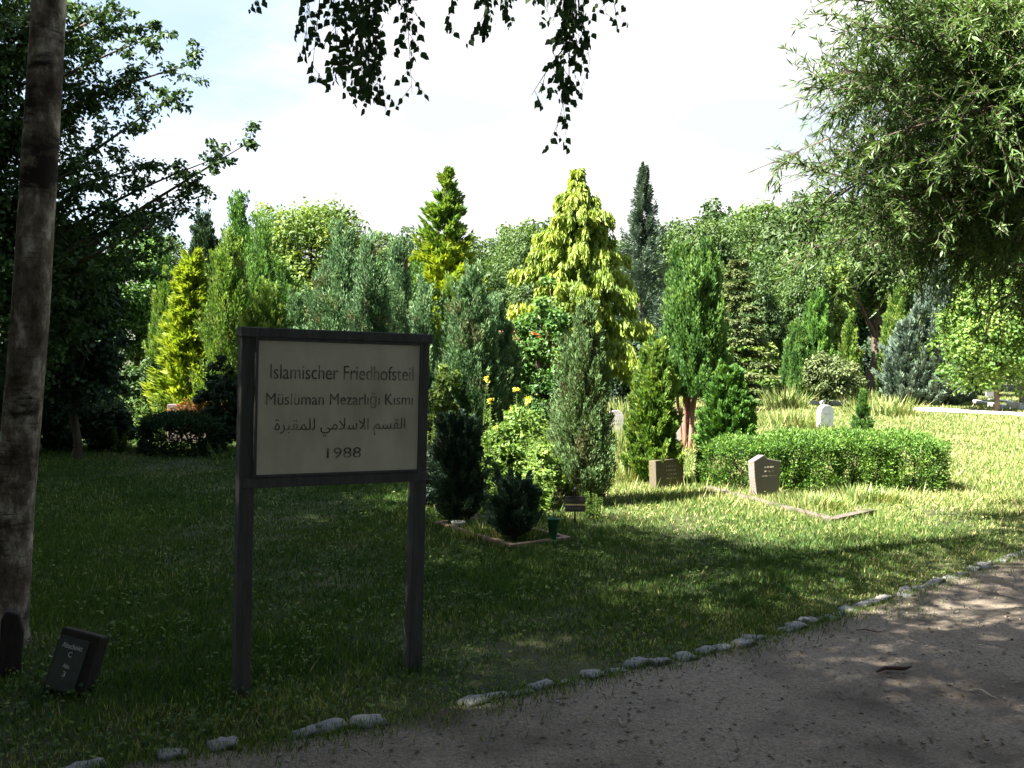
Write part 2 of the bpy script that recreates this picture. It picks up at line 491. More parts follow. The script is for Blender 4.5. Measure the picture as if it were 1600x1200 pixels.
def plumes(H, Rd, n, per, prof=prof_column, z0=0.0, lean=0.38, plen=0.34, eL=0.07, eW=0.026, xy=(0, 0), fat=0.125, spread=0.42, jit=0.2, rin=0.55):
    """upright flame-shaped sprays all over a column"""
    t = rng.random(n) ** 0.9
    ang = rng.random(n) * 2 * np.pi
    lump = 1 + 0.13 * np.sin(3 * ang + 5 * t + rng.random() * 6) + 0.10 * np.sin(5 * ang - 11 * t + rng.random() * 6)
    rr = Rd * prof(t) * lump * (rin + (1 - rin) * rng.random(n) ** 0.55)
    rad = np.stack([np.cos(ang), np.sin(ang), np.zeros(n)], 1)
    kf = rng.integers(5, 8)
    rr *= 1 - 0.42 * np.abs(np.sin(ang * kf / 2 + 2.5 * t + rng.random() * 6)) ** 6
    rr *= np.where(rng.random(n) < 0.2, 1.22, 1.0)
    base = rad * rr[:, None]
    base[:, 0] += xy[0]; base[:, 1] += xy[1]
    if n > 60:
        g_ = np.sin(ang * 2 + t * 9 + rng.random() * 6) + np.sin(ang * 3 - t * 14 + rng.random() * 6)
        kp = (g_ > -1.25) | (rng.random(n) < .25)
        t, ang, rr, rad, base = t[kp], ang[kp], rr[kp], rad[kp], base[kp]
        n = len(t)
    pl = plen * (0.6 + 0.7 * rng.random(n)) * np.where(t > 0.85, 0.8, 1)
    base[:, 2] = z0 + (H - z0) * t - pl * 0.55
    base[:, 2] = np.maximum(base[:, 2], z0 + 0.02)
    ax = unit(rad * (lean * (0.6 + 0.8 * rng.random(n)) * (1.05 - 0.6 * t))[:, None] + np.array([0, 0, 1.0]) + rng.normal(0, jit * 0.5, (n, 3)))
    s = rng.random((n, per))
    th = rng.random((n, per)) * 2 * np.pi
    u = unit(np.cross(ax, np.array([0.3, 0.9, 0.1])))
    w = np.cross(ax, u)
    off = u[:, None] * np.cos(th)[..., None] + w[:, None] * np.sin(th)[..., None]
    fr = (np.sin(np.pi * (0.18 + 0.78 * s)) ** 0.8) * fat * pl[:, None] * (0.35 + 0.65 * rng.random((n, per)) ** 0.5)
    P = base[:, None] + ax[:, None] * (s * pl[:, None])[..., None] + off * fr[..., None]
    D = ax[:, None] + off * spread + rng.normal(0, jit, (n, per, 3))
    N = off + rng.normal(0, 0.5, (n, per, 3))
    pt = rng.normal(0, 0.17, n)
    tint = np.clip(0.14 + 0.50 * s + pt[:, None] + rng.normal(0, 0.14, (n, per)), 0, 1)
    k = n * per
    sc = (0.7 + 0.6 * rng.random(k))
    return kites(P.reshape(k, 3), D.reshape(k, 3), N.reshape(k, 3), eL * sc, eW * sc, tint.reshape(k))


def sprays(H, Rd, n, per, prof=prof_cone, z0=0.0, rise=0.35, drp=0.15, lat=0.22, eL=0.12, eW=0.045, a=1.0, b=0.7, down=0.1, s0=0.25, vj=0.03, xy=(0, 0), upw=1.0, lenj=0.3, jit=0.25, tiers=0, tb=0.25):
    """branches with flat fans of scale or needle tufts along them"""
    t = rng.random(n) ** 1.15
    if tiers:
        t = np.clip((np.floor(t * tiers) + 0.5 + rng.normal(0, 0.10, n)) / tiers, 0, 1)
    ang = rng.random(n) * 2 * np.pi
    rad = np.stack([np.cos(ang), np.sin(ang), np.zeros(n)], 1)
    ln = Rd * prof(t) * (1 - lenj + 2 * lenj * rng.random(n)) + 0.06
    up = np.array([0, 0, 1.0])
    latv = np.cross(up, rad)
    s = s0 + (1 - s0) * rng.random((n, per)) ** 0.75
    rs = rise * (0.7 + 0.6 * rng.random(n))
    P = rad[:, None] * (ln[:, None] * s)[..., None]
    P[..., 0] += xy[0]; P[..., 1] += xy[1]
    P[..., 2] += (z0 + (H - z0) * t)[:, None] + ln[:, None] * (rs[:, None] * s - drp * s * s)
    uu = rng.random((n, per)) * 2 - 1
    P += latv[:, None] * (uu * lat * ln[:, None] * (1.15 - s))[..., None]
    P[..., 2] += rng.normal(0, vj, (n, per))
    tan = rad[:, None] + up * ((rs[:, None] - 2 * drp * s))[..., None]
    D = tan * a + latv[:, None] * (uu * b)[..., None] - up * down + rng.normal(0, jit, (n, per, 3))
    N = up * upw + rng.normal(0, 0.45, (n, per, 3)) + rad[:, None] * 0.25
    pt = rng.normal(0, 0.13, n)
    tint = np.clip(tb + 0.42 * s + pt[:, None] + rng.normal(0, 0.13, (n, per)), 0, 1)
    k = n * per
    P = P.reshape(k, 3)
    P[:, 2] = np.maximum(P[:, 2], 0.03)
    sc = 0.65 + 0.7 * rng.random(k)
    return kites(P, D.reshape(k, 3), N.reshape(k, 3), eL * sc, eW * sc, tint.reshape(k))


def clumps(C, rad, per, L, Wd, squash=0.75, shape=kites, droop=0.25, upb=0.45, shell=0.55, ttop=0.12):
    """leaves spread through the outer shell of many small clumps"""
    C = np.asarray(C, float)
    n = len(C)
    rad = np.broadcast_to(np.asarray(rad, float), (n,))
    u = unit(rng.normal(0, 1, (n, per, 3)) + np.array([0, 0, upb * 0.6]))
    r_ = rad[:, None] * (shell + (1 - shell) * rng.random((n, per)) ** 0.6) * (0.75 + 0.5 * rng.random((n, per)) ** 2)
    P = C[:, None] + u * r_[..., None] * np.array([1, 1, squash])
    N = u * 0.6 + np.array([0, 0, upb]) + rng.normal(0, 0.45, (n, per, 3))
    D = np.cross(N, rng.normal(0, 1, (n, per, 3))) 
    D = unit(D) + u * 0.3 - np.array([0, 0, droop])
    tint = np.clip(0.45 + rng.normal(0, 0.13, n)[:, None] + ttop * u[..., 2] + rng.normal(0, 0.14, (n, per)), 0, 1)
    k = n * per
    sc = 0.65 + 0.7 * rng.random(k)
    return shape(P.reshape(k, 3), D.reshape(k, 3), N.reshape(k, 3), L * sc, Wd * sc, tint.reshape(k))


def crown_centres(n, c, r3, inner=0.45, zmin=None):
    u = unit(rng.normal(0, 1, (n, 3)))
    rr = inner + (1 - inner) * rng.random(n) ** 0.6
    lump = 1 + 0.14 * np.sin(4 * u[:, 0] + 3 * u[:, 2] + rng.random() * 6) + 0.12 * np.sin(5 * u[:, 1] - 2 * u[:, 0] + rng.random() * 6)
    C = np.asarray(c) + u * (rr * lump)[:, None] * np.asarray(r3)
    if zmin is not None:
        C = C[C[:, 2] > zmin]
    return C


def trunk_mb(mb, H, r0, r1, lean=(0, 0), wob=0.03, n=9, k=9, z0=-0.15):
    pts, rad = [], []
    for i in range(k):
        t = i / (k - 1)
        pts.append((lean[0] * t + random.uniform(-wob, wob) * (t > 0), lean[1] * t + random.uniform(-wob, wob) * (t > 0), z0 + (H - z0) * t))
        rad.append((r0 * (1 - t) + r1 * t) * (1.35 if i == 0 else 1))
    mb.tube(pts, rad, n)
    return pts


def limb(mb, a, b, r0, r1, bow=0.12, k=6, n=5):
    a, b = Vector(a), Vector(b)
    L = (b - a).length
    o = Vector((random.uniform(-1, 1), random.uniform(-1, 1), random.uniform(0, 1))) * L * bow
    pts = [a.lerp(b, i / (k - 1)) + o * math.sin(math.pi * i / (k - 1)) for i in range(k)]
    mb.tube(pts, [r0 + (r1 - r0) * i / (k - 1) for i in range(k)], n)
    return pts


def place(px, top, Y, hw):
    """base point, height and radius of a plant seen at pixel column px with its tip at row top, standing Y metres away"""
    b = at(px, 600, Y)
    p = at(px, top, Y)
    return Vector((p.x, Y, 0)), p.z, hw / F * Y


def conifer(name, label, cat, px, top, Y, hw, mat, kind='column', group=None, n=260, per=70, trunk=None, spires=3, z0=0.05, **kw):
    loc, H, Rd = place(px, top, Y, hw)
    loc.x = at(px, 560, Y).x
    t = thing(name, label, cat, loc, 0, group)
    parts = []
    es = Y / 960.0                      # metres per rendered pixel out there
    if kind == 'column':
        eL = kw.pop('eL', max(0.04, 3.4 * es)); eW = kw.pop('eW', eL * 0.30)
        plen = kw.pop('plen', min(0.85, max(0.2, H * 0.19)))
        Rd *= 0.88; per = int(per * 2.0); n = int(n * 0.58)
        subs = [(0, 0, H, Rd * 0.85, 1.0)]
        for i in range(spires):
            a = 2 * math.pi * (i / spires) + random.uniform(-.5, .5)
            q = random.uniform(0.38, 0.58) * Rd
            subs.append((q * math.cos(a), q * math.sin(a), H * random.uniform(0.66, 0.93), Rd * random.uniform(0.5, 0.62), 0.5))
        for (x, y, h, r_, wt) in subs:
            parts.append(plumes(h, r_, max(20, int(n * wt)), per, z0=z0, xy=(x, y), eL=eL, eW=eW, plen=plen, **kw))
    elif kind == 'spray':
        eL = kw.pop('eL', max(0.06, 4.5 * es)); eW = kw.pop('eW', eL * 0.36)
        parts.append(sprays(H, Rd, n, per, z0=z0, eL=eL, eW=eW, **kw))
    v, f, ti = cat_np(parts)
    mesh_np('foliage', v, f, mat, t, ti)
    mb = MB()
    trunk_mb(mb, H * 0.93, max(0.035, H * 0.014), 0.008, wob=0.01)
    if kind == 'column':
        for (x, y, h, r_, wt) in subs[1:]:
            limb(mb, (0, 0, 0.05 + z0 * .4), (x, y, h * 0.85), max(0.02, H * 0.008), 0.005, 0.08)
    mb.build('trunk', trunk or M['bark'], t, smooth=True)
    return t


def broadleaf(name, label, cat, px, top, Y, hw, mat, group=None, n=150, per=90, zc=None, rz=None, trunk_r=None, cr=0.24, leaf=None, zmin=None, loc=None, H=None, Rd=None, bark=None, inner=0.45, upb=0.45):
    if loc is None:
        loc, H, Rd = place(px, top, Y, hw)
        loc.x = at(px, 560, Y).x
    t = thing(name, label, cat, loc, random.uniform(0, 6.28), group)
    zb = zc if zc is not None else H * 0.2              # underside of the crown
    c = (0, 0, (zb + H) / 2)
    r3 = (Rd * 0.86, Rd * 0.86, (H - zb) / 2 * 0.92)
    C = crown_centres(n, c, r3, inner, zmin)
    L = leaf or max(0.07, 3.2 * Y / 960)
    v, f, ti = clumps(C, Rd * cr * (0.7 + 0.6 * rng.random(len(C))), per, L, L * 0.62, upb=upb)
    v[:, 2] = np.maximum(v[:, 2], 0.03)
    mesh_np('crown', v, f, mat, t, ti)
    mb = MB()
    r0 = trunk_r or max(0.03, H * 0.018)
    pts = trunk_mb(mb, zb + (H - zb) * 0.75, r0, r0 * 0.25, wob=r0 * 0.5)
    for q in C[:: max(1, len(C) // 22)]:
        s = pts[random.randint(3, 7)]
        limb(mb, s, q, r0 * 0.35, r0 * 0.06, 0.1)
    mb.build('trunk', bark or M['bark'], t, smooth=True)
    return t
# ------------------------------------------------------------------ ground, path
KPX = [(60, 1228), (170, 1195), (360, 1168), (480, 1149), (600, 1128), (740, 1098), (850, 1076), (960, 1052), (1100, 1022), (1220, 990), (1300, 966), (1375, 942), (1460, 912), (1550, 880), (1600, 865)]
KL = [G(*p) for p in KPX]
KERB = [Vector((-9, 1.2, 0)), Vector((-4.5, 2.4, 0))] + KL + [Vector((5.6, 9.7, 0)), Vector((7.6, 12.2, 0)), Vector((10.5, 15.5, 0)), Vector((16, 20, 0))]
PATH_BACK = [Vector((19, 17, 0)), Vector((13, 11, 0)), Vector((9.5, 6.5, 0)), Vector((7, 2, 0)), Vector((3, -1.8, 0)), Vector((-4, -3, 0)), Vector((-10, -2.5, 0))]


def poly_sheet(name, pts, mat, z, kind='structure', sub=0):
    bm = bmesh.new()
    f = bm.faces.new([bm.verts.new((p.x, p.y, z)) for p in pts])
    if f.normal.z < 0: f.normal_flip()
    bmesh.ops.triangulate(bm, faces=bm.faces)
    me = bpy.data.meshes.new(name); bm.to_mesh(me); bm.free()
    me.update()
    me.materials.append(mat)
    return tag(link(bpy.data.objects.new(name, me)), kind=kind)


def in_poly(X, Y, pts):
    r_ = np.zeros(X.shape, bool)
    n = len(pts)
    for i in range(n):
        a, b = pts[i], pts[(i + 1) % n]
        if a.y == b.y: continue
        c = (a.y > Y) != (b.y > Y)
        r_ ^= c & (X < (b.x - a.x) * (Y - a.y) / (b.y - a.y) + a.x)
    return r_


bmg = bmesh.new()
NG = 96
gv = [[None] * (NG + 1) for _ in range(2)]
radii = [0, 4, 8, 16, 30, 60, 120, 300, 900, 2500]
rings = []
for r_ in radii:
    if r_ == 0:
        rings.append([bmg.verts.new((0, 6, 0))]); continue
    rings.append([bmg.verts.new((r_ * math.cos(2 * math.pi * k / NG), 6 + r_ * math.sin(2 * math.pi * k / NG), 0)) for k in range(NG)])
for k in range(NG):
    bmg.faces.new((rings[0][0], rings[1][k], rings[1][(k + 1) % NG]))
    for i in range(1, len(rings) - 1):
        bmg.faces.new((rings[i][k], rings[i + 1][k], rings[i + 1][(k + 1) % NG], rings[i][(k + 1) % NG]))
me = bpy.data.meshes.new('ground'); bmg.to_mesh(me); bmg.free()
me.materials.append(M['ground'])
tag(link(bpy.data.objects.new('ground', me)), kind='structure')
path_poly = KERB + PATH_BACK
poly_sheet('path', path_poly, M['gravel'], 0.006)
FARPATH = [G(1412, 636), G(1460, 637), G(1530, 641), G(1620, 646), G(1760, 655), G(1760, 664), G(1620, 651), G(1530, 646), G(1460, 643), G(1412, 642)]
poly_sheet('far_path', FARPATH, M['sand'], 0.006)


def vnoise(X, Y, sc, seed, k=5):
    g = np.random.default_rng(seed)
    r_ = np.zeros_like(X)
    for i in range(k):
        a = g.random() * 6.28
        f = (0.6 + 1.2 * g.random()) / sc
        r_ += np.sin((X * math.cos(a) + Y * math.sin(a)) * f * 6.28 + g.random() * 6.28)
    return r_ / k


def add_grass():
    parts = []
    for (d0, d1, dens0, pw, wl_) in ((2.6, 6.5, 6200, 0, 0.82), (6.5, 13, 5200, 1.5, 0.72), (13, 60, 1500, 1.7, 0.66)):
        n = int(sum(dens0 * (d0 / d) ** pw * 2 * wl_ * d * 0.1 for d in np.arange(d0, d1, 0.1)))
        d = d0 + (d1 - d0) * rng.random(n * 4)
        keep = rng.random(n * 4) < (d0 / d) ** pw * (d / d1 if pw == 0 else (d / d0) / max((d1 / d0) ** max(0, 1 - pw), 1))
        d = d[keep][:n]
        X = (rng.random(len(d)) * 2 - 1) * wl_ * d
        ok = ~in_poly(X, d, path_poly) & ~in_poly(X, d, FARPATH) & ~in_poly(X, d + 1.4, FARPATH)
        X, Yv = X[ok], d[ok]
        cl = vnoise(X, Yv, 2.6, 3) + 0.6 * vnoise(X, Yv, 0.8, 8)
        k2 = rng.random(len(X)) < np.clip(0.72 + 0.45 * cl, 0.25, 1)
        X, Yv, cl = X[k2], Yv[k2], cl[k2]
        m = len(X)
        lit = np.clip((Yv - 8.5) / 3, 0, 1) * np.clip((X + 1.5) / 2, 0, 1)      # open meadow: drier, with sun and shade also put into its colour
        dry = np.clip(0.03 + 0.50 * lit + 0.13 * vnoise(X, Yv, 1.7, 21) + 0.1 * vnoise(X, Yv, 6, 5), 0, 1)  # dryness plus painted brightness of the sunlit part; shaded lawn stays darker
        # worn, drier turf along the path edge
        ka = np.array([tuple(p)[:2] for p in KERB])
        dk = np.full(m, 9.0)
        for p_, q_ in zip(ka[:-1], ka[1:]):
            e_ = q_ - p_; u_ = np.clip(((X - p_[0]) * e_[0] + (Yv - p_[1]) * e_[1]) / (e_ @ e_), 0, 1)
            dk = np.minimum(dk, np.hypot(X - p_[0] - u_ * e_[0], Yv - p_[1] - u_ * e_[1]))
        worn = np.clip(1 - dk / .75 + .35 * vnoise(X, Yv, .7, 61), 0, 1) * (dk < 1.4)
        dry = np.clip(dry + .42 * worn, 0, 1)
        straw = rng.random(m) < dry * 0.55
        h = (0.022 + 0.026 * rng.random(m) + 0.016 * np.clip(cl, -1, 1)) * (1 + 0.45 * lit) * np.clip(0.95 + Yv / 60, 1, 1.5)
        h = h * (1 - .45 * worn)
        tall = rng.random(m) < 0.006 + 0.03 * lit
        h = np.where(tall, h * 2.2, h)
        w = 0.0030 + 0.00052 * Yv
        a = rng.random(m) * 6.28
        ln = 0.25 + 0.95 * rng.random(m)
        D = np.stack([np.cos(a) * ln, np.sin(a) * ln, np.ones(m)], 1)
        P = np.stack([X, Yv, np.full(m, -0.004)], 1)
        N = np.stack([np.cos(a + .4), np.sin(a + .4), 0.3 + 0 * a], 1)
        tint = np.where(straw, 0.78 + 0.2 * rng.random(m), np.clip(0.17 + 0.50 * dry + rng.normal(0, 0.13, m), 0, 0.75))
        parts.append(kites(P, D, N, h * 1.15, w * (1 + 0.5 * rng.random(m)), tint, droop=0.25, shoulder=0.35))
    # clover and other low broad leaves
    n = 60000
    d = 3.2 + 22 * rng.random(n) ** 1.3
    X = (rng.random(n) * 2 - 1) * 0.7 * d
    cl = vnoise(X, d, 1.3, 41) + 0.5 * vnoise(X, d, 0.4, 17)
    ok = ~in_poly(X, d, path_poly) & (cl > -0.05)
    X, d = X[ok], d[ok]; m = len(X)
    P = np.stack([X, d, 0.015 + 0.06 * rng.random(m)], 1)
    N = np.array([0, 0, 1.0]) + rng.normal(0, 0.35, (m, 3))
    D = np.cross(N, rng.normal(0, 1, (m, 3)))
    parts.append(kites(P, D, N, (0.012 + 0.02 * rng.random(m)) * (.8 + d / 26), (0.012 + 0.016 * rng.random(m)) * (.8 + d / 26), np.clip(np.where((d > 9.5) & (X > -1), .52, .27) + rng.normal(0, .14, m), 0, .8)))  # clover tint also painted lighter in the sunlit part, darker in shade
    v, f, t = cat_np(parts)
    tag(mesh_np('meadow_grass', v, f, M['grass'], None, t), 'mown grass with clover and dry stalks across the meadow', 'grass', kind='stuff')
    print('grass', len(f))


add_grass()

# grass creeping in from the edge of the path, pebbles and litter lying on it
n = 9000
seg = rng.integers(0, len(KERB) - 1, n)
KA = np.array([tuple(p) for p in KERB])
u = rng.random(n)
Pk = KA[seg] * (1 - u[:, None]) + KA[seg + 1] * u[:, None]
tn = unit(KA[seg + 1] - KA[seg]); nr = np.stack([tn[:, 1], -tn[:, 0], 0 * u], 1)
off = rng.exponential(0.10, n) * (0.5 + 0.9 * np.clip(vnoise(Pk[:, 0], Pk[:, 1], .9, 77) + .4, 0, 1.4))
Pk = Pk + nr * off[:, None]
a = rng.random(n) * 6.28
D = np.stack([np.cos(a) * .7, np.sin(a) * .7, np.ones(n)], 1)
v, f, t = kites(Pk, D, np.stack([np.cos(a + .4), np.sin(a + .4), .3 + 0 * a], 1), 0.02 + 0.035 * rng.random(n), 0.005 + 0 * u, np.clip(0.35 + rng.normal(0, .2, n), 0, .95), droop=.3)
tag(mesh_np('edge_grass', v, f, M['grass'], None, t), 'thin grass creeping over the edge of the gravel path', 'grass', kind='stuff')

n = 20000
Yp = 2.6 + 9 * rng.random(n) ** 1.4
Xp = -2.5 + 9.5 * rng.random(n)
ok = in_poly(Xp, Yp, path_poly)
Xp, Yp = Xp[ok], Yp[ok]; n = len(Xp)
oct_v = np.array([(1, 0, 0), (0, 1, 0), (-1, 0, 0), (0, -1, 0), (0, 0, 1), (0, 0, -1.0)])
oct_f = np.array([(0, 1, 4), (1, 2, 4), (2, 3, 4), (3, 0, 4), (1, 0, 5), (2, 1, 5), (3, 2, 5), (0, 3, 5)])
sz = 0.003 + 0.010 * rng.random(n) ** 4
V = oct_v[None] * sz[:, None, None] * (0.7 + 0.6 * rng.random((n, 6, 1)))
a = rng.random(n) * 6.28
ca, sa = np.cos(a)[:, None], np.sin(a)[:, None]
V = np.stack([V[..., 0] * ca - V[..., 1] * sa + Xp[:, None], V[..., 0] * sa + V[..., 1] * ca + Yp[:, None], V[..., 2] * 0.7 + 0.008], -1)
Fp = (oct_f[None] + 6 * np.arange(n)[:, None, None]).reshape(-1, 3)
M['pebble'] = solid('pebble_stone', (0.16, 0.14, 0.12), (0.4, 0.37, 0.33), 9, .9)
tag(mesh_np('loose_pebbles', V.reshape(-1, 3), Fp, M['pebble']), 'loose pebbles strewn over the gravel path', 'pebbles', kind='stuff')
n = 3600
Yp = 2.8 + 8 * rng.random(n) ** 1.3; Xp = -2.3 + 8.5 * rng.random(n)
ok = in_poly(Xp, Yp, path_poly); Xp, Yp = Xp[ok], Yp[ok]; n = len(Xp)
N = np.array([0, 0, 1.0]) + rng.normal(0, .25, (n, 3))
v, f, t = kites(np.stack([Xp, Yp, np.full(n, .012)], 1), np.cross(N, rng.normal(0, 1, (n, 3))), N, .02 + .02 * rng.random(n), .012 + .012 * rng.random(n), np.clip(rng.normal(.3, .3, n), 0, 1))
M['litter'] = leaf_mat('fallen_leaf', (0.05, 0.03, 0.018), (0.12, 0.08, 0.045), (0.3, 0.24, 0.14), trans=.1)
tag(mesh_np('leaf_litter', v, f, M['litter'], None, t), 'small dry leaves scattered on the gravel path', 'leaf litter', kind='stuff')

# ------------------------------------------------------------------ kerb stones, one by one
ORD = 'first second third fourth fifth sixth seventh eighth ninth tenth eleventh twelfth thirteenth fourteenth fifteenth sixteenth seventeenth eighteenth nineteenth twentieth'.split()
ORD += ['twenty-' + o for o in ORD[:9]] + ['thirtieth'] + ['thirty-' + o for o in ORD[:9]] + ['fortieth'] + ['forty-' + o for o in ORD[:9]]


def stone_mesh(w, d, h, seed):
    g = random.Random(seed)
    bm = bmesh.new()
    bmesh.ops.create_cube(bm, size=1.0)
    bmesh.ops.subdivide_edges(bm, edges=bm.edges, cuts=3, use_grid_fill=True)
    for vv in bm.verts:
        c = vv.co * 2
        q = c.normalized()
        vv.co = (c * 0.62 + q * 0.45) * 0.5 + Vector((g.uniform(-1, 1), g.uniform(-1, 1), g.uniform(-1, 1))) * 0.06
        vv.co.x *= w; vv.co.y *= d; vv.co.z *= h
    me = bpy.data.meshes.new('kerb_stone'); bm.to_mesh(me); bm.free()
    for p in me.polygons: p.use_smooth = True
    me.materials.append(M['kerb'])
    return me


def along(pts, step):
    """points every step metres along a polyline, with the direction there"""
    out_, left = [], 0.0
    for a, b in zip(pts, pts[1:]):
        L = (b - a).length
        q = left
        while q < L:
            out_.append((a.lerp(b, q / L), (b - a).normalized()))
            q += step() if callable(step) else step
        left = q - L
    return out_


ks = along(KL + [Vector((5.0, 9.0, 0))], lambda: random.uniform(0.13, 0.18))
ks = [k_ for i_, k_ in enumerate(ks) if random.random() > .05]
for i, (p, dr) in enumerate(ks):
    w = random.uniform(0.10, 0.165); low = random.random() < 0.15
    o = bpy.data.objects.new('kerb_stone', stone_mesh(w, random.uniform(0.07, 0.12), random.uniform(.055, .08), i))
    link(o)
    o.location = (p.x + random.uniform(-.03, .03), p.y + random.uniform(-.03, .03), -0.020 if low else random.uniform(-0.017, -0.005))
    o.rotation_euler = (random.uniform(-.12, .12), random.uniform(-.1, .1), math.atan2(dr.y, dr.x) + random.uniform(-.15, .15))
    k = len(ks) - i
    ref = f'{ORD[i]} from lower left' if i < len(ks) // 2 else f'{ORD[k - 1]} from the right'
    tag(o, f'{"sunken" if low else "rounded"} granite kerb stone along the gravel path, {ref}', 'kerb stone', 'kerb stones lining the path')

# sticks on the path
def stick(pxa, pxb, r_, mat, label, bend=0.03):
    a, b = G(*pxa), G(*pxb)
    c = (a + b) / 2
    t = MB()
    d = b - a
    sdv = Vector((-d.y, d.x, 0)).normalized()
    t.tube([a - c + Vector((0, 0, r_ + .004)), (b - a) * -.2 + sdv * bend + Vector((0, 0, r_ + .012)), (b - a) * .25 - sdv * bend * .4 + Vector((0, 0, r_ + .008)), b - c + Vector((0, 0, r_ + .012))], [r_ * .5, r_, r_, r_ * .35], 6)
    o = t.build('fallen_stick', mat, smooth=True)
    o.location = (c.x, c.y, 0.006)
    tag(o, label, 'stick', 'sticks lying on the path')


stick((1370, 1056), (1424, 1050), .011, M['twig'], 'thick dark brown stick lying on the gravel path', .02)
stick((962, 1126), (974, 1140), .004, M['paletwig'], 'short pale twig lying on the near left of the gravel path', .004)
stick((1338, 988), (1380, 993), .004, M['twig'], 'thin dark twig on the gravel between kerb stones and thick stick', .01)
stick((1520, 1080), (1560, 1098), .004, M['paletwig'], 'thin pale twig on the gravel right of the thick dark stick', .01)

# ------------------------------------------------------------------ the notice board
Lb, Rb = G(376, 1088), G(645, 1045)
ax = (Rb - Lb); ax.z = 0
SW = ax.length
sign = thing('notice_board', 'large cream cemetery notice board with German, Turkish and Arabic lines on two dark posts', 'sign', Lb, math.atan2(ax.y, ax.x))
sign.rotation_euler = (0, R(0.55), math.atan2(ax.y, ax.x))
ztop = at(388, 512, Lb.y).z
zbot = at(388, 762, Lb.y).z
print('sign', Lb, Rb, SW, ztop, zbot, at(672, 525, Rb.y).z, at(660, 742, Rb.y).z)
PW = 0.072
for x in (0.0, SW):
    b = MB(); b.box((x, 0, (ztop - .3) / 2 - 0.006), (PW, PW, ztop + .3 - 0.012)); b.build('post', M['signwood'], sign, bevel=0.005)
fr = MB(); fr.box((SW / 2, -0.010, ztop - 0.020), (SW + PW + 0.016, PW + 0.022, 0.045)); fr.build('top_rail', M['signwood'], sign, bevel=0.004)
fr = MB(); fr.box((SW / 2, -0.044, zbot + 0.024), (SW + PW - .004, .014, 0.047)); fr.build('bottom_rail', M['signwood'], sign, bevel=0.004)
x0, x1, z0_, z1_ = PW / 2 - .012, SW - PW / 2 + .026, zbot + 0.048, ztop - 0.043
for (c, d) in (((x0 + .007, -.046, (z0_ + z1_) / 2), (.014, .018, z1_ - z0_ - .001)), ((x1 - .007, -.046, (z0_ + z1_) / 2), (.014, .018, z1_ - z0_ - .001)),
               (((x0 + x1) / 2, -.046, z1_ - .007), (x1 - x0 - .029, .016, .014)), (((x0 + x1) / 2, -.046, z0_ + .007), (x1 - x0 - .029, .016, .014))):
    bead = MB(); bead.box(c, d); bead.build('beading', M['signwood'], sign, bevel=0.003)
pb = MB(); pb.box(((x0 + x1) / 2, -0.0415, (z0_ + z1_) / 2), (x1 - x0 - .002, .008, z1_ - z0_ - .002))
panel = pb.build('panel', M['panel'], sign)


def text_obj(name, body, mat, parent, centre, width, height=None, rot=(R(90), 0, 0), ext=0.0015, bold=0.0):
    c = bpy.data.curves.new(name, 'FONT')
    c.body = body; c.align_x = 'CENTER'
    c.extrude = 0.002; c.offset = bold
    o = bpy.data.objects.new(name, c)
    link(o)
    dg = bpy.context.evaluated_depsgraph_get()
    me = bpy.data.meshes.new_from_object(o.evaluated_get(dg))
    bpy.data.objects.remove(o)
    n = len(me.vertices)
    A = np.empty(n * 3, np.float32); me.vertices.foreach_get('co', A); A = A.reshape(n, 3)
    lo, hi = A.min(0), A.max(0)
    A -= (lo + hi) / 2
    sx = width / (hi[0] - lo[0])
    sy = (height / (hi[1] - lo[1])) if height else sx
    A *= np.array([sx, sy, 1]); A[:, 2] = np.where(A[:, 2] > 0, ext, -ext)
    me.vertices.foreach_set('co', A.ravel()); me.update()
    me.materials.clear(); me.materials.append(mat)
    q = link(bpy.data.objects.new(name, me), parent)
    q.location = centre; q.rotation_euler = rot
    return q


PWd, PHt = x1 - x0, z1_ - z0_
def line(body, u0, u1, v, hgt):
    text_obj('lettering', body, M['letter'], sign, (x0 + PWd * (u0 + u1) / 2, -0.0462, z1_ - PHt * v), PWd * (u1 - u0), PHt * hgt, bold=-0.006)
line('Islamischer Friedhofsteil', .085, .945, .24, .105)
line('M\u00fcsl\u00fcman Mezarl\u0131\u011f\u0131 K\u0131sm\u0131', .065, .945, .445, .118)
ar = '\ufe8d\ufedf\ufed8\ufeb4\ufee2 \ufe8d\ufefb\ufeb3\ufefc\ufee3\ufef2 \ufedf\ufee0\ufee4\ufed8\ufe92\ufeae\ufe93'
line(ar[::-1], .115, .90, .645, .135)
line('1988', .42, .625, .835, .078)

# ------------------------------------------------------------------ the section marker by the birch
mb0 = G(94, 1088)
mk = thing('section_marker', 'sloping dark wooden marker block with a green plate lettered Abschnitt C', 'marker', mb0, R(-10))
mk.scale = (.92, .92, .92)
Mt = Matrix.Rotation(R(-17), 3, 'X') @ Matrix.Rotation(R(9), 3, 'Y')
mb = MB()
mb.box(Mt @ Vector((0.0, 0.05, 0.155)), (0.225, 0.10, 0.34), Mt)
mb.build('block', M['marker'], mk, bevel=0.012)
mb = MB(); mb.box(Mt @ Vector((-0.012, -0.004, 0.155)), (0.165, 0.012, 0.265), Mt)
pl = mb.build('plate', M['plate'], mk, bevel=0.002)
er = (Mt @ Matrix.Rotation(R(90), 3, 'X')).to_euler()
for body, u_, v_, w_, h_ in (('Abschnitt', 0, .245, .118, .026), ('C', .0, .205, .020, .026), ('Abt.', 0, .147, .040, .02), ('3', 0, .108, .015, .026)):
    q = text_obj('lettering', body, M['white'], pl, Mt @ Vector((-0.012 + u_, -0.0115, v_)), w_, h_, er, 0.0012)

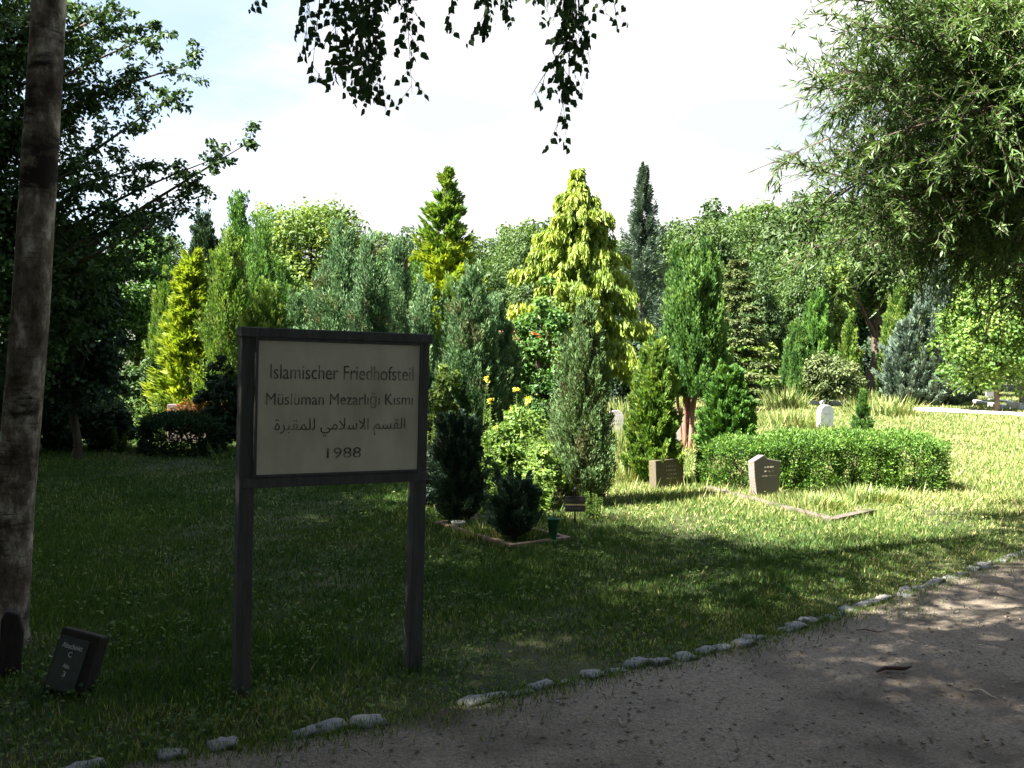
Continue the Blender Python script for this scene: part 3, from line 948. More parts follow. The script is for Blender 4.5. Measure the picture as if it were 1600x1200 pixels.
# dark broken stump at the foot of the birch
mb = MB()
sp = G(14, 1054)
for i in range(4):
    a = i * 1.57
mb.prism([(-.05, -.05), (.055, -.05), (.055, .21), (.03, .30), (-.03, .32), (-.05, .27)], -.04, .05)
stp = mb.build('broken_stump', M['marker'], None, bevel=.012)
stp.location = (sp.x, sp.y, 0); stp.rotation_euler = (R(-4), R(3), R(25))
tag(stp, 'dark broken wooden stump leaning at the foot of the birch trunk', 'stump')

# ------------------------------------------------------------------ graves
def border(name, label, pts, w, h, mat, sink=False, group='grave borders of stone edging'):
    c = sum(pts, Vector()) / len(pts)
    t = thing(name, label, 'grave border', (c.x, c.y, 0), 0, group)
    n = len(pts)
    for i in range(n):
        sunk = .035 if sink and i > 1 else 0
        a, b = pts[i] - c, pts[(i + 1) % n] - c
        d = (b - a); L = d.length
        mm = Matrix.Rotation(math.atan2(d.y, d.x), 3, 'Z')
        q = MB(); q.box((0, 0, 0), (L - w * (1.02 if i % 2 else -.98), w, h + .06))
        o = q.build('edging_bar', mat, t, bevel=.006)
        o.location = (a + b) / 2 + Vector((0, 0, (h - .06) / 2 - sunk))
        o.rotation_euler = (0, 0, math.atan2(d.y, d.x))
    return t


A_, B_, C_ = G(1108, 767), G(1300, 818), G(1366, 803)
border('grave_border', 'red-brown granite grave border around the leaning-topped headstone', [A_, B_, C_, A_ + C_ - B_], .10, .06, M['edgestone'], True)
L1, L2, L3 = G(684, 822), G(800, 858), G(886, 846)
border('grave_border', 'thin weathered grave border around the dark shrubs right of the notice board', [L1, L2, L3, L1 + L3 - L2], .05, .045, M['edging'])


def headstone(label, base, poly, thick, rz, mat, lines=(), lmat=None, tilt=0.0, name='headstone', group='headstones in the meadow', chamfer=.008):
    t = thing(name, label, 'headstone', (base.x, base.y, 0), rz, group)
    mb = MB(); mb.prism(poly, 0, thick)
    o = mb.build('slab', mat, t, bevel=chamfer)
    for (u0, u1, v, h) in lines:
        q = MB(); x = u0; g = random.Random(int(u0 * 999 + v * 777))
        while x < u1:
            w = g.uniform(.010, .022)
            q.box((x + w / 2, -.0015, v), (w * .35, .003, h * g.uniform(.7, 1)))
            if g.random() < .6: q.box((x + w * .7, -.0015, v + g.choice((-.3, 0, .3)) * h), (w * .5, .0026, h * .22))
            x += w + g.choice((.006, .006, .02))
        q.build('lettering', lmat or M['goldpaint'], t)
    t.rotation_euler = (tilt, 0, rz)
    return t


hb = G(1200, 777)
hw, hh = .25, .52
headstone('red-brown granite headstone with slanted peak and stepped top in front of the clipped hedge', hb,
          [(-.165, -.1), (.165, -.1), (.205, .25), (.225, .425), (-.02, .465), (-.02, .49), (-.06, .508), (-.225, .44), (-.215, .25)], .10, R(31), M['redgranite'],
          [(-.05, .09, .36, .022), (-.05, .10, .31, .022), (-.09, .15, .255, .01)], M['goldpaint'], R(-3))
headstone('dark brown squared headstone half hidden behind the pointed light green shrub', G(1052, 768) + Vector((0, .2, 0)),
          [(-.25, -.1), (.24, -.1), (.245, .36), (.21, .385), (-.25, .37)], .12, R(36), M['browngranite'],
          [(-.07, .1, .29, .02), (-.07, .09, .24, .02), (-.06, .1, .19, .02), (-.08, .1, .14, .02)], M['goldpaint'], R(-4))


def round_top(w, h, k=9, sh=0.0):
    p = [(-w / 2, -.1), (w / 2, -.1), (w / 2, h - w * .38 + sh)]
    for i in range(1, k):
        a = math.pi * i / k
        p.append((w / 2 * math.cos(a), h - w * .38 + sh + (w * .38 - sh) * math.sin(a)))
    p.append((-w / 2, h - w * .38 + sh))
    return p


headstone('pale round-topped headstone showing left of the multi-stemmed tree among dry grass', G(962, 690), round_top(.34, .62), .10, R(18), M['sandstone'], [(-.09, .09, .42, .02), (-.09, .08, .35, .02)], M['greystone'])
headstone('grey headstone standing close behind the red-barked stems', G(1053, 700) + Vector((0, .25, 0)), [(-.22, -.1), (.22, -.1), (.22, .42), (.05, .50), (-.22, .44)], .09, R(-6), M['greystone'], [(-.1, .1, .33, .02)], M['sandstone'])
headstone('white round-topped headstone standing alone behind the hedge beside the small conifer', G(1292, 671), round_top(.46, .60, sh=.02), .13, R(30), M['marble'], [(-.1, .1, .38, .03)], M['greystone'])
headstone('white rounded headstone beneath the yellow-green bush in the far meadow', G(1167, 614), round_top(.62, .95), .16, R(12), M['sandstone'])
headstone('grey blocky headstone in shade right of the yellow-green bush', G(1217, 604) + Vector((0, 1, 0)), [(-.4, -.1), (.4, -.1), (.4, .8), (-.4, .85)], .2, R(8), M['sandstone'])
headstone('white shouldered headstone at the right foot of the wide blue conifer', G(1500, 624), [(-.32, -.1), (.32, -.1), (.32, .72), (.2, .9), (-.2, .9), (-.32, .72)], .2, R(20), M['marble'])
headstone('small dark upright headstone under the low leafy tree at far right', G(1547, 622), [(-.22, -.1), (.22, -.1), (.2, .42), (-.2, .46)], .12, R(10), M['greystone'])
headstone('flat-topped reddish headstone behind the dark low hedge at left', G(262, 700) + Vector((0, .9, 0)), [(-.32, -.1), (.36, -.1), (.36, .62), (.02, .66), (-.02, .69), (-.32, .69)], .14, R(10), M['redgranite'], group='headstones in the meadow')


def slab(label, pa, pb, w, h, mat):
    a, b = G(*pa), G(*pb)
    c = (a + b) / 2; d = b - a
    q = MB(); q.box((0, 0, h / 2 - .03), (d.length, w, h + .06))
    o = q.build('grave_slab', mat, None, bevel=.012)
    o.location = (c.x, c.y, 0); o.rotation_euler = (0, 0, math.atan2(d.y, d.x))
    tag(o, label, 'grave slab', 'pale slabs in the far meadow')


slab('white edging slab lying left of the small conifer in the far meadow', (1258, 633), (1322, 635), .22, .20, M['marble'])
slab('white edging slab slanting before the low leafy tree', (1514, 629), (1571, 640), .22, .17, M['marble'])
slab('narrow white slab lying behind the slanting one at far right', (1548, 626), (1580, 630), .2, .10, M['marble'])
slab('low pale stone lying in ivy behind the thin grave border', (748, 775), (775, 772), .3, .12, M['sandstone'])

# cross-shaped monument base at the right edge
cb = G(1600, 641)
mon = thing('pedestal_monument', 'pale stepped pedestal monument cut by the right edge of the photo', 'monument', cb, R(12), None)
q = MB(); q.box((0, 0, .12), (1.0, .7, .34)); q.build('plinth', M['sandstone'], mon, bevel=.02)
q = MB(); q.box((.12, 0, .62), (.42, .34, .66)); q.build('pillar', M['redgranite'], mon, bevel=.015)

# grave plaque, vases, pot
pq = G(898, 818)
t = thing('grave_plaque', 'small black double-board grave plaque on a stake by the narrow conifer', 'plaque', pq, R(2))
q = MB(); q.box((0, 0, .12), (.016, .016, .40)); q.build('stake', M['black'], t)
pcs = ((.235, .07), (.150, .062))
for z, h in pcs:
    q = MB(); q.box((0, -.016, z), (.20, .014, h)); o = q.build('board', M['black'], t, bevel=.003)
    g = random.Random(int(z * 100)); w = MB(); x = -.08
    while x < .075:
        ww = g.uniform(.006, .012); w.box((x, -.0245, z), (ww * .5, .002, .014)); x += ww + .005
    w.build('lettering', M['stripedark'], o)
q = MB(); q.box((0, -.0165, .1925), (.19, .006, .020)); q.build('stripe', M['yellowstripe'], t)
q = MB(); q.lathe([(.0, .36), (.014, .352), (.02, .335), (.014, .318), (.008, .30)], 12); q.build('finial', M['black'], t, smooth=True)


def vase(label, base, r_, h, mat):
    q = MB(); q.lathe([(.0, -.02), (r_ * .45, -.02), (r_ * .5, .0), (r_ * .95, h), (r_ * 1.08, h), (r_ * 1.08, h + .006), (r_ * .9, h + .006), (r_ * .45, .03), (0, .03)], 20)
    o = q.build('grave_vase', mat, None, smooth=True)
    o.location = (base.x, base.y, 0)
    tag(o, label, 'vase', 'cone vases on the bordered grave')


vase('green cone-shaped grave vase by the corner of the thin border', G(864, 850) + Vector((0, .02, 0)), .052, .215, M['greenplastic'])
vase('black cone-shaped grave vase in front of the spreading dark shrub', G(803, 852) + Vector((0, .03, 0)), .055, .20, M['black'])
q = MB(); q.lathe([(0, 0), (.05, 0), (.065, .07), (.07, .08), (.055, .08), (.05, .02), (0, .02)], 16)
o = q.build('flower_pot', M['white'], None, smooth=True); o.location = G(716, 828); tag(o, 'small white pot at the foot of the tall dark juniper', 'pot')
q = MB(); q.prism([(-.06, -.05), (.06, -.05), (.06, .2), (0, .24), (-.06, .2)], -.03, .03)
o = q.build('stone_post', M['greystone'], None, bevel=.006); o.location = G(738, 812) + Vector((0, .1, 0)); tag(o, 'small grey stone post beside the tall dark juniper', 'stone post')
# ------------------------------------------------------------------ conifers and shrubs of the middle ground
CG = 'clipped and columnar conifers in the cemetery'
cf = conifer
# left group
cf('golden_conifer', 'feathery yellow-green conifer left of the notice board, broad at its foot', 'conifer', 298, 402, 19, 52, M['gold'], 'spray', CG, n=330, per=60, rise=.75, drp=.1, lat=.25, b=.6, down=-.15, prof=prof_cone, eL=.15, eW=.045)
cf('columnar_conifer', 'slim light green column right of the feathery yellow-green conifer', 'conifer', 356, 372, 18, 27, M['lime'], 'column', CG, n=300, spires=2)
cf('columnar_conifer', 'tall dark green pointed column rising behind the slim light green one', 'conifer', 372, 312, 25, 30, M['yew'], 'column', CG, n=260, spires=3)
cf('columnar_conifer', 'dark blue-green broad column behind the feathery yellow-green conifer', 'conifer', 318, 342, 27, 38, M['dark'], 'column', CG, n=260, spires=3)
cf('columnar_conifer', 'light green ragged column above the left top corner of the notice board', 'conifer', 407, 352, 20, 31, M['green'], 'column', CG, n=280, spires=3, lean=.5)
cf('columnar_conifer', 'bushy bright green conifer low behind the left post of the notice board', 'conifer', 420, 455, 16, 48, M['lime'], 'column', CG, n=260, spires=4, lean=.55)
cf('columnar_conifer', 'short blue-green twin-tipped column above the middle of the notice board', 'conifer', 460, 468, 18, 24, M['blue'], 'column', CG, n=200, spires=2)
cf('juniper', 'tall blue-green juniper with wide foot above the word Friedhofsteil', 'juniper', 527, 354, 17, 44, M['blue'], 'column', CG, n=340, spires=4, prof=prof_flame)
cf('juniper', 'blue-green juniper just right of the tallest one behind the board', 'juniper', 572, 378, 16, 30, M['blue'], 'column', CG, n=280, spires=3)
cf('juniper', 'narrow blue-green juniper before the golden conifer, above the board\'s right half', 'juniper', 622, 385, 18, 26, M['blue'], 'column', CG, n=260, spires=2)
cf('juniper', 'small blue-green juniper at the top right corner of the notice board', 'juniper', 661, 445, 15, 20, M['blue'], 'column', CG, n=180, spires=2)
cf('golden_conifer', 'tall golden conifer with a thin green top behind the notice board\'s right edge', 'conifer', 692, 385, 24, 88, M['gold'], 'spray', CG, n=420, per=75, rise=.65, drp=.08, lat=.22, b=.5, down=-.2, prof=lambda t: np.clip(1.0 - t, 0, 1) ** .5 * .95, eL=.19, eW=.06)
tt = [o for o in bpy.data.objects if o.get('label', '').startswith('tall golden conifer')][0]
lo, H_, R_ = place(692, 275, 24, 40)
v, f, ti = sprays(H_, R_ * .95, 130, 60, z0=H_ * .60, rise=.9, drp=.1, lat=.3, eL=.16, eW=.055, prof=prof_cone, down=-.2)
tp = mesh_np('green_top', v, f, M['lime'], tt, ti); tp['label'] = 'thin greener top shoot'
mb = MB(); mb.tube([(0, 0, H_ * .5), (0, 0, H_ * .97)], [.06, .015], 6); mb.build('top_stem', M['bark'], tt)
cf('juniper', 'large blue-green juniper right of the notice board, sunlit to its middle', 'juniper', 738, 430, 13, 50, M['blue'], 'column', CG, n=420, per=80, spires=5, lean=.4, prof=prof_flame)
cf('juniper', 'thin pale blue-green juniper right of the large one', 'juniper', 792, 512, 13.4, 24, M['blue'], 'column', CG, n=240, spires=2)
cf('juniper', 'narrow pointed juniper with brown patches standing near the black plaque', 'juniper', 912, 486, 10.6, 46, M['bluebrown'], 'column', CG, n=420, per=90, spires=4, lean=.32, prof=prof_flame)
cf('weeping_conifer', 'large golden conifer with hanging branch tips at the centre', 'conifer', 897, 300, 21, 106, M['goldpend'], 'spray', CG, n=230, per=380, rise=.30, drp=.36, lat=.15, vj=.07, a=.3, b=.25, down=.9, eL=.14, eW=.042, upw=.1, prof=lambda t: np.clip(1.0 - t, 0, 1) ** .52 * .95, z0=1.3, lenj=.55, s0=.35, tiers=10, tb=.2)
tt = [o for o in bpy.data.objects if o.get('label', '').startswith('large golden conifer with hanging')][0]
lo, H_, R_ = place(902, 262, 21, 26)
v, f, ti = sprays(H_, R_, 70, 90, z0=H_ * .74, rise=.25, drp=.4, lat=.2, a=.4, b=.3, down=.7, eL=.15, eW=.05, prof=prof_cone, upw=.2)
tp = mesh_np('top_shoot', v, f, M['goldpend'], tt, ti); tp['label'] = 'thin nodding top shoot'
mb = MB(); mb.tube([(0, 0, H_ * .7), (0, 0, H_ * .98)], [.06, .012], 6); mb.build('top_stem', M['bark'], tt)
cf('spruce', 'tall blue-grey spire of a spruce right of the hanging golden conifer', 'spruce', 999, 264, 30, 74, M['spruce'], 'spray', CG, n=420, per=120, rise=.6, drp=.1, lat=.12, b=.5, down=0, eL=.12, eW=.036, prof=lambda t: np.clip(1.0 - t, 0, 1) ** 1.2, lenj=.85, vj=.1)
cf('spruce', 'olive-brown spruce with layered level branches behind the multi-stemmed tree', 'spruce', 1150, 402, 36, 60, M['olive'], 'spray', CG, n=300, per=110, rise=.1, drp=.12, lat=.2, eL=.2, eW=.06, tiers=13, down=.1)

for px, top, Y, hw, mm, lab in ((648, 425, 21, 26, 'green', 'mid-green column squeezed before the tall golden conifer\'s left foot'), (768, 470, 17.5, 32, 'blue', 'blue-green juniper half hidden behind the large juniper\'s right side'), (590, 405, 22, 28, 'yew', 'dark green column behind the two middle blue-green junipers'), (440, 420, 23, 30, 'green', 'mid-green column behind the bushy bright green conifer'), (705, 440, 18.5, 26, 'lime', 'light green column just left of the large juniper\'s tip'), (258, 430, 23, 26, 'lime', 'light green column left behind the feathery yellow-green conifer')):
    cf('columnar_conifer', lab, 'conifer', px, top, Y, hw, M[mm], 'column', CG, n=240, spires=3)

# the multi-stemmed tree
loc, H, Rd = place(1082, 385, 17.4, 54)
b0 = G(1073, 703)
ms = thing('multi_stemmed_conifer', 'upright green conifer on several bare red-barked stems in the sunny meadow', 'conifer', b0, 0, CG)
dx = at(1082, 560, b0.y).x - b0.x
zc = at(1080, 622, b0.y).z
parts = []
for (x, y, h, r_, w) in ((0, 0, .93, .60, 1), (-.32, .1, .99, .34, .7), (.25, -.1, 1.0, .34, .7), (.38, .2, .86, .30, .5), (-.12, -.3, .88, .34, .5), (-.36, -.15, .8, .28, .4)):
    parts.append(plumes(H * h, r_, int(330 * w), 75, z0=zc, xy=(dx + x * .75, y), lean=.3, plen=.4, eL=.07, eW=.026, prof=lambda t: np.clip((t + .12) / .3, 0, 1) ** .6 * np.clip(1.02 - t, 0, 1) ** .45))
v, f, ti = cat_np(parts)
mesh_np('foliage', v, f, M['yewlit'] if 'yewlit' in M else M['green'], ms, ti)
for i, (x, y, tx, ty) in enumerate(((-.03, .0, -.16, .0), (.03, .04, .02, .1), (.05, -.02, .22, -.05), (.0, .06, .32, .18), (-.05, .05, -.26, .12))):
    q = MB(); limb(q, (x, y, -.1), (dx + tx, ty, H * .72), .055 if i < 3 else .035, .015, .03, 8, 7); q.build('stem', M['redbark'], ms, smooth=True)

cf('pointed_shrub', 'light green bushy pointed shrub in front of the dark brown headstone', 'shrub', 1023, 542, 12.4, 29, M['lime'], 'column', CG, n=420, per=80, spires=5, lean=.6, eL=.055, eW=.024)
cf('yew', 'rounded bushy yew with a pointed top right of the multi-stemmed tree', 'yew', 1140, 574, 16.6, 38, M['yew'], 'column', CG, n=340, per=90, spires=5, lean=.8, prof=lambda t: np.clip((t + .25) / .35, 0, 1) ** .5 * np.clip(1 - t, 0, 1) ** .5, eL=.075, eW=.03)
cf('dwarf_conifer', 'small green cone-shaped conifer behind the hedge beside the white headstone', 'conifer', 1350, 614, 21.8, 13, M['green'], 'column', CG, n=160, per=60, spires=0, prof=prof_cone)
# far right group
cf('columnar_conifer', 'dark green many-tipped yew column left of the brownish bush', 'conifer', 1244, 508, 42, 22, M['green'], 'column', CG, n=220, spires=4, lean=.15)
cf('columnar_conifer', 'taller dark yew column behind the many-tipped one', 'conifer', 1275, 462, 46, 28, M['yew'], 'column', CG, n=220, spires=3)
cf('columnar_conifer', 'small light green cone behind the brownish bush', 'conifer', 1326, 500, 41, 21, M['lime'], 'column', CG, n=220, spires=1, prof=prof_cone)
cf('columnar_conifer', 'slender green cone left of the wide blue conifer', 'conifer', 1402, 455, 42, 30, M['lime'], 'column', CG, n=260, spires=2, prof=prof_cone)
cf('blue_conifer', 'wide blue-grey conifer with broad foot in the far meadow at right', 'conifer', 1440, 486, 39, 58, M['spruce'], 'column', CG, n=420, per=100, spires=5, lean=.9, prof=lambda t: np.clip((t + .25) / .3, 0, 1) ** .5 * np.clip(1 - t, 0, 1) ** .6, eL=.17, eW=.07)
cf('blue_conifer', 'tall blue-grey double-tipped conifer rising behind the wide one', 'conifer', 1462, 405, 43, 36, M['spruce'], 'column', CG, n=300, per=90, spires=3)
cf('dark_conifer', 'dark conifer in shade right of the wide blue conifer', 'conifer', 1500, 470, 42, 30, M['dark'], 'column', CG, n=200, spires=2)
cf('columnar_conifer', 'very small light green cone right of the white shouldered headstone', 'conifer', 1512, 556, 47, 12, M['lime'], 'column', CG, n=120, spires=0, prof=prof_cone)

# dark shrubs on and around the bordered grave
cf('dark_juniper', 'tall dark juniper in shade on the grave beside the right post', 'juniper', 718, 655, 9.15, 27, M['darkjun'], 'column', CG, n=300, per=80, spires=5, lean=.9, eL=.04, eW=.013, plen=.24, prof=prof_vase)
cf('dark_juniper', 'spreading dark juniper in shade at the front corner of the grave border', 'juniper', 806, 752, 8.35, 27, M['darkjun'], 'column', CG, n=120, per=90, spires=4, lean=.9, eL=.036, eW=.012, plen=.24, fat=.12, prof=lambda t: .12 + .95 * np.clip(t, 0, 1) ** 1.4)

BG = 'leafy bushes among the graves'
bl = broadleaf
bl('vine_bush', 'tall green leafy bush with orange blossom left of the brown-patched juniper', 'bush', 846, 440, 14.6, 56, M['green'], BG, n=150, per=110, zc=.15, leaf=.06)
tt = bpy.data.objects['vine_bush']
tt.rotation_euler.z = 0
def blossoms(parent, pts, mat, r_, per=14, name='blossom'):
    C = np.array(pts)
    v, f, ti = clumps(C, r_, per, r_ * 1.2, r_ * .8, shell=.3, squash=.8)
    return mesh_np(name, v, f, mat, parent, None)
_, Hh, Rr = place(846, 440, 14.6, 56)
q = at(838, 522, 14.0) - tt.location
blossoms(tt, [(q.x, q.y, q.z), (q.x + .05, q.y, q.z - .04), (q.x - .06, q.y, q.z + .02)], M['orange'], .022)
q = at(795, 522, 14.2)
rs = bl('rose_bush', 'rose bush with faded pink blooms behind the thin pale juniper', 'bush', 800, 512, 14.8, 26, M['green'], BG, n=50, per=70, zc=.2, leaf=.06)
rs.rotation_euler.z = 0
q = q - rs.location
blossoms(rs, [(q.x + dx_, q.y, q.z + dz_) for dx_, dz_ in ((0, 0), (.08, .04), (-.08, .06), (.03, .10), (.1, -.06))], M['pink'], .04)
bl('leafy_bush', 'sunlit leafy bush between the right post and the large juniper', 'bush', 690, 560, 12.6, 30, M['ylw'], BG, n=60, per=90, zc=.1, leaf=.055)
bl('leafy_bush', 'dense light green bush below the yellow flower spikes', 'bush', 815, 645, 11.4, 62, M['herb'], BG, n=84, per=90, zc=.05, inner=.2, leaf=.05)
bl('leafy_bush', 'loose low leafy bush between flower spikes and black plaque', 'bush', 852, 692, 10.3, 36, M['herb'], BG, n=42, per=80, zc=.02, leaf=.042, inner=.2)
bl('leafy_bush', 'loose low leafy bush just behind the two dark junipers', 'bush', 768, 690, 10.1, 30, M['herb'], BG, n=36, per=80, zc=.02, leaf=.042, inner=.2)
bl('leafy_bush', 'pale green low bush by the foot of the large juniper', 'bush', 762, 660, 11.9, 34, M['lime'], BG, n=60, per=90, zc=.05, leaf=.045)
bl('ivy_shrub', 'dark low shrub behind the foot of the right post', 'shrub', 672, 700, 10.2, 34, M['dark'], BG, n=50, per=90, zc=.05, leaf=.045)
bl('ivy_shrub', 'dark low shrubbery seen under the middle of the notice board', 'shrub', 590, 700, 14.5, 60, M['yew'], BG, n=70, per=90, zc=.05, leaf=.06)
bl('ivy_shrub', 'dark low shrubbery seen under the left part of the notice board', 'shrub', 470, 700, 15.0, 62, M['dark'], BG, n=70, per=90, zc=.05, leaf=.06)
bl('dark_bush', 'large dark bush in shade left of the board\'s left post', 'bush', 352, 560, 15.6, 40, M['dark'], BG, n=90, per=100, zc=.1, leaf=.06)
bl('gold_shrub', 'round yellow-green bush above the white rounded headstone', 'bush', 1193, 534, 43, 30, M['ylw'], BG, n=80, per=100, zc=.3)
bl('gold_shrub', 'bright green shrub behind the rounded yew', 'bush', 1150, 528, 44, 26, M['lime'], BG, n=60, per=90, zc=.3)
bl('gold_shrub', 'bright yellow-green shrub left of the many-tipped yew column', 'bush', 1222, 516, 46, 20, M['ylw'], BG, n=50, per=90, zc=.3)
bl('brown_bush', 'brownish-green round bush in front of the small light green cone', 'bush', 1298, 552, 36, 46, M['olive'], BG, n=100, per=110, zc=.2, leaf=.11)
bl('low_green_bush', 'low bright green bushes at the foot of the yellow-green round bush', 'bush', 1195, 592, 38, 40, M['lime'], BG, n=50, per=90, zc=.05)
bl('leafy_tree', 'low-branched bright green tree at the right edge of the meadow', 'tree', 1560, 405, 35, 92, M['lime'], BG, n=190, per=120, zc=.35, leaf=.15)
bl('yellow_tree', 'narrow yellow-green tree behind the dark yew columns', 'tree', 1292, 410, 50, 46, M['ylw'], BG, n=110, per=100, zc=1.0)

# clipped yew hedge by the red grave: three merged mounds clipped as one block
def hedge(name, label, loc, mounds, mat, per, eL=.045, eW=.019, group=None):
    t = thing(name, label, 'hedge', loc, 0, group)
    parts = []
    for (x, y, rx, ry, h) in mounds:
        n = int(900 * (rx + ry) / 1.2)
        u_ = rng.random(n) * 2 - 1; v_ = rng.random(n) * 2 - 1
        face = rng.random(n)
        # superellipse block: top and sides
        a = rng.random(n) * 6.283
        c, s = np.cos(a), np.sin(a)
        k = (np.abs(c) ** 3.2 + np.abs(s) ** 3.2) ** (-1 / 3.2)
        top = face < 0.42
        q = np.where(top, np.sqrt(rng.random(n)), 1.0)
        X = x + rx * c * k * q; Yv = y + ry * s * k * q
        Z = np.where(top, h * (1 - .22 * q ** 2.5 + .05 * np.sin(9 * a)), h * (0.03 + .9 * rng.random(n)))
        bul = 1 - .10 * (1 - Z / h) ** 2
        out_ = np.stack([c / rx, s / ry, 0 * a], 1)
        out_ = unit(out_) * np.where(top, .25 * q, 1.0)[:, None] + np.array([0, 0, 1.0]) * np.where(top, 1.0, .55)[:, None]
        ax_ = unit(out_ + rng.normal(0, .25, (n, 3)))
        B = np.stack([X, Yv, Z], 1) - ax_ * .10
        s_ = rng.random((n, per)); th = rng.random((n, per)) * 6.283
        uu = unit(np.cross(ax_, np.array([.3, .9, .12]))); ww = np.cross(ax_, uu)
        off = uu[:, None] * np.cos(th)[..., None] + ww[:, None] * np.sin(th)[..., None]
        P = B[:, None] + ax_[:, None] * (s_ * .15)[..., None] + off * (.045 * rng.random((n, per)) ** .6)[..., None]
        D = ax_[:, None] + off * .8 + rng.normal(0, .3, (n, per, 3))
        N = off + ax_[:, None] * .4 + rng.normal(0, .5, (n, per, 3))
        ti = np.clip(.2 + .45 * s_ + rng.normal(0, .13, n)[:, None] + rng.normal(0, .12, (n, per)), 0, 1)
        kk = n * per
        P = P.reshape(kk, 3); P[:, 2] = np.maximum(P[:, 2], .01)
        sc = .7 + .6 * rng.random(kk)
        parts.append(kites(P, D.reshape(kk, 3), N.reshape(kk, 3), eL * sc, eW * sc, ti.reshape(kk)))
    v, f, ti = cat_np(parts)
    mesh_np('foliage', v, f, mat, t, ti)
    mb = MB()
    for (x, y, rx, ry, h) in mounds:
        for i in range(4):
            limb(mb, (x + random.uniform(-.5, .5) * rx, y + random.uniform(-.5, .5) * ry, -.05), (x + random.uniform(-.8, .8) * rx, y + random.uniform(-.8, .8) * ry, h * .9), .02, .006, .1)
    mb.build('stems', M['bark'], t)
    return t


def hm(px, py, ptop, hw_, ry):
    g = G(px, py); h = at(px, ptop, g.y + ry * .6).z
    return (g.x, g.y + ry, hw_ / F * g.y, ry, h)


ml = [hm(1172, 768, 690, 66, .42), hm(1262, 772, 682, 66, .5), hm(1345, 770, 680, 70, .55), hm(1432, 772, 682, 62, .6)]
hb0 = Vector((ml[1][0], ml[1][1], 0))
hedge('clipped_hedge', 'long clipped bright green yew hedge behind the red-brown headstone', hb0, [(a - hb0.x, b - hb0.y, c, d, e) for a, b, c, d, e in ml], M['hedge'], 22, .038, .017)
g0 = hm(268, 714, 652, 58, .5)
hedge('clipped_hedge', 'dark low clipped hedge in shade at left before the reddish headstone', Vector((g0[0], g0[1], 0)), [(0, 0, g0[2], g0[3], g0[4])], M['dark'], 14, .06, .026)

# ------------------------------------------------------------------ weeds and tall grasses
def weed(name, label, base, h, rad_, nst, mat, flower=None, fl=(.2, .05), group='tall weeds', leafL=.06, leafW=.025, per=70, spike=False, cat='plant'):
    t = thing(name, label, cat, (base.x, base.y, 0), 0, group)
    mb = MB(); parts = []; fl_pts = []
    for i in range(nst):
        a = random.uniform(0, 6.28); q = rad_ * random.random() ** .6
        b = Vector((q * .5 * math.cos(a), q * .5 * math.sin(a), -.02)); e = Vector((q * math.cos(a), q * math.sin(a), h * random.uniform(.7, 1)))
        limb(mb, b, e, .005, .002, .05, 6, 4)
        s = rng.random(per)
        B = np.array(b)[None] * (1 - s[:, None]) + np.array(e)[None] * s[:, None]
        th = rng.random(per) * 6.28
        o = np.stack([np.cos(th), np.sin(th), .35 + 0 * th], 1)
        sz = (1.15 - .75 * s) * (.7 + .6 * rng.random(per))
        parts.append(kites(B, o + rng.normal(0, .2, (per, 3)), np.array([0, 0, 1.0]) + rng.normal(0, .3, (per, 3)), leafL * sz, leafW * sz, np.clip(.35 + .25 * s + rng.normal(0, .12, per), 0, 1)))
        if flower is not None:
            for k in range(7): fl_pts.append(tuple(e + Vector((random.uniform(-1, 1) * fl[1], random.uniform(-1, 1) * fl[1], -fl[0] * random.random() * .6 + fl[1]))))
    v, f, ti = cat_np(parts); mesh_np('leaves', v, f, mat, t, ti)
    mb.build('stalks', M['stalk'] if 'stalk' in M else M['bark'], t)
    if flower is not None: blossoms(t, fl_pts, flower, fl[1] * .7, 8, 'flowers')
    return t


M['stalk'] = solid('green_stalk', (.08, .13, .03), (.14, .19, .05), 10, .8)
WG = 'yellow flower spikes'
for px, py, d, lab in ((762, 592, 11.7, 'tall yellow flower spike left in the bush, beside the large juniper'), (806, 604, 11.5, 'slim yellow flower spike between two taller ones'), (824, 598, 11.4, 'tallest full yellow flower spike in front of the orange-blossom bush')):
    p = at(px, py, d)
    weed('flowering_weed', lab, p, p.z, .07, 2, M['lime'], M['petal'], (.10, .027), WG, .09, .02, 90)
p = at(778, 655, 11.3); weed('flowering_weed', 'shorter fading yellow flower spike low among the leaves', p, p.z, .05, 2, M['ylw'], M['petal'], (.08, .024), WG, .08, .02, 80)
for px, py, d, lab in ((200, 622, 16, 'sunlit leafy weed at the left end of the dark low hedge'), (222, 612, 16.4, 'taller sunlit weed behind the left end of the dark low hedge'), (250, 600, 17.5, 'tallest sunlit weed spike behind the reddish flat-topped headstone'), (272, 612, 17.8, 'thin weed behind the right half of the reddish headstone'), (190, 665, 15.2, 'low sunlit weed in front left of the dark low hedge')):
    p = at(px, py, d); weed('tall_weed', lab, p, max(.3, p.z), .16, 6, M['lime'], None, group='weeds around the dark low hedge', per=60, leafL=.08, leafW=.03)
for px, py, d, lab in ((748, 622, 11.2, 'tall open herb close to the large juniper\'s right foot'), (790, 632, 11.3, 'tall open herb below the left flower spike'), (862, 618, 11.6, 'tall open herb between flower spikes and brown-patched juniper'), (835, 660, 10.7, 'mid-high herb in front of the tallest flower spike'), (768, 668, 10.6, 'leafy pale green herb between the two dark junipers'), (850, 650, 10.9, 'tall leafy herb left beside the brown-patched juniper'), (842, 742, 9.9, 'low leafy herb behind the green vase'), (760, 742, 9.9, 'low leafy herb behind the pale stone on the bordered grave'), (690, 640, 11.6, 'tall leafy herb directly right of the notice board\'s post')):
    p = at(px, py, d); weed('tall_weed', lab, p, max(.3, p.z), .22, 11, M['herb'], None, group='herbs around the bordered grave', per=70, leafL=.075, leafW=.028)
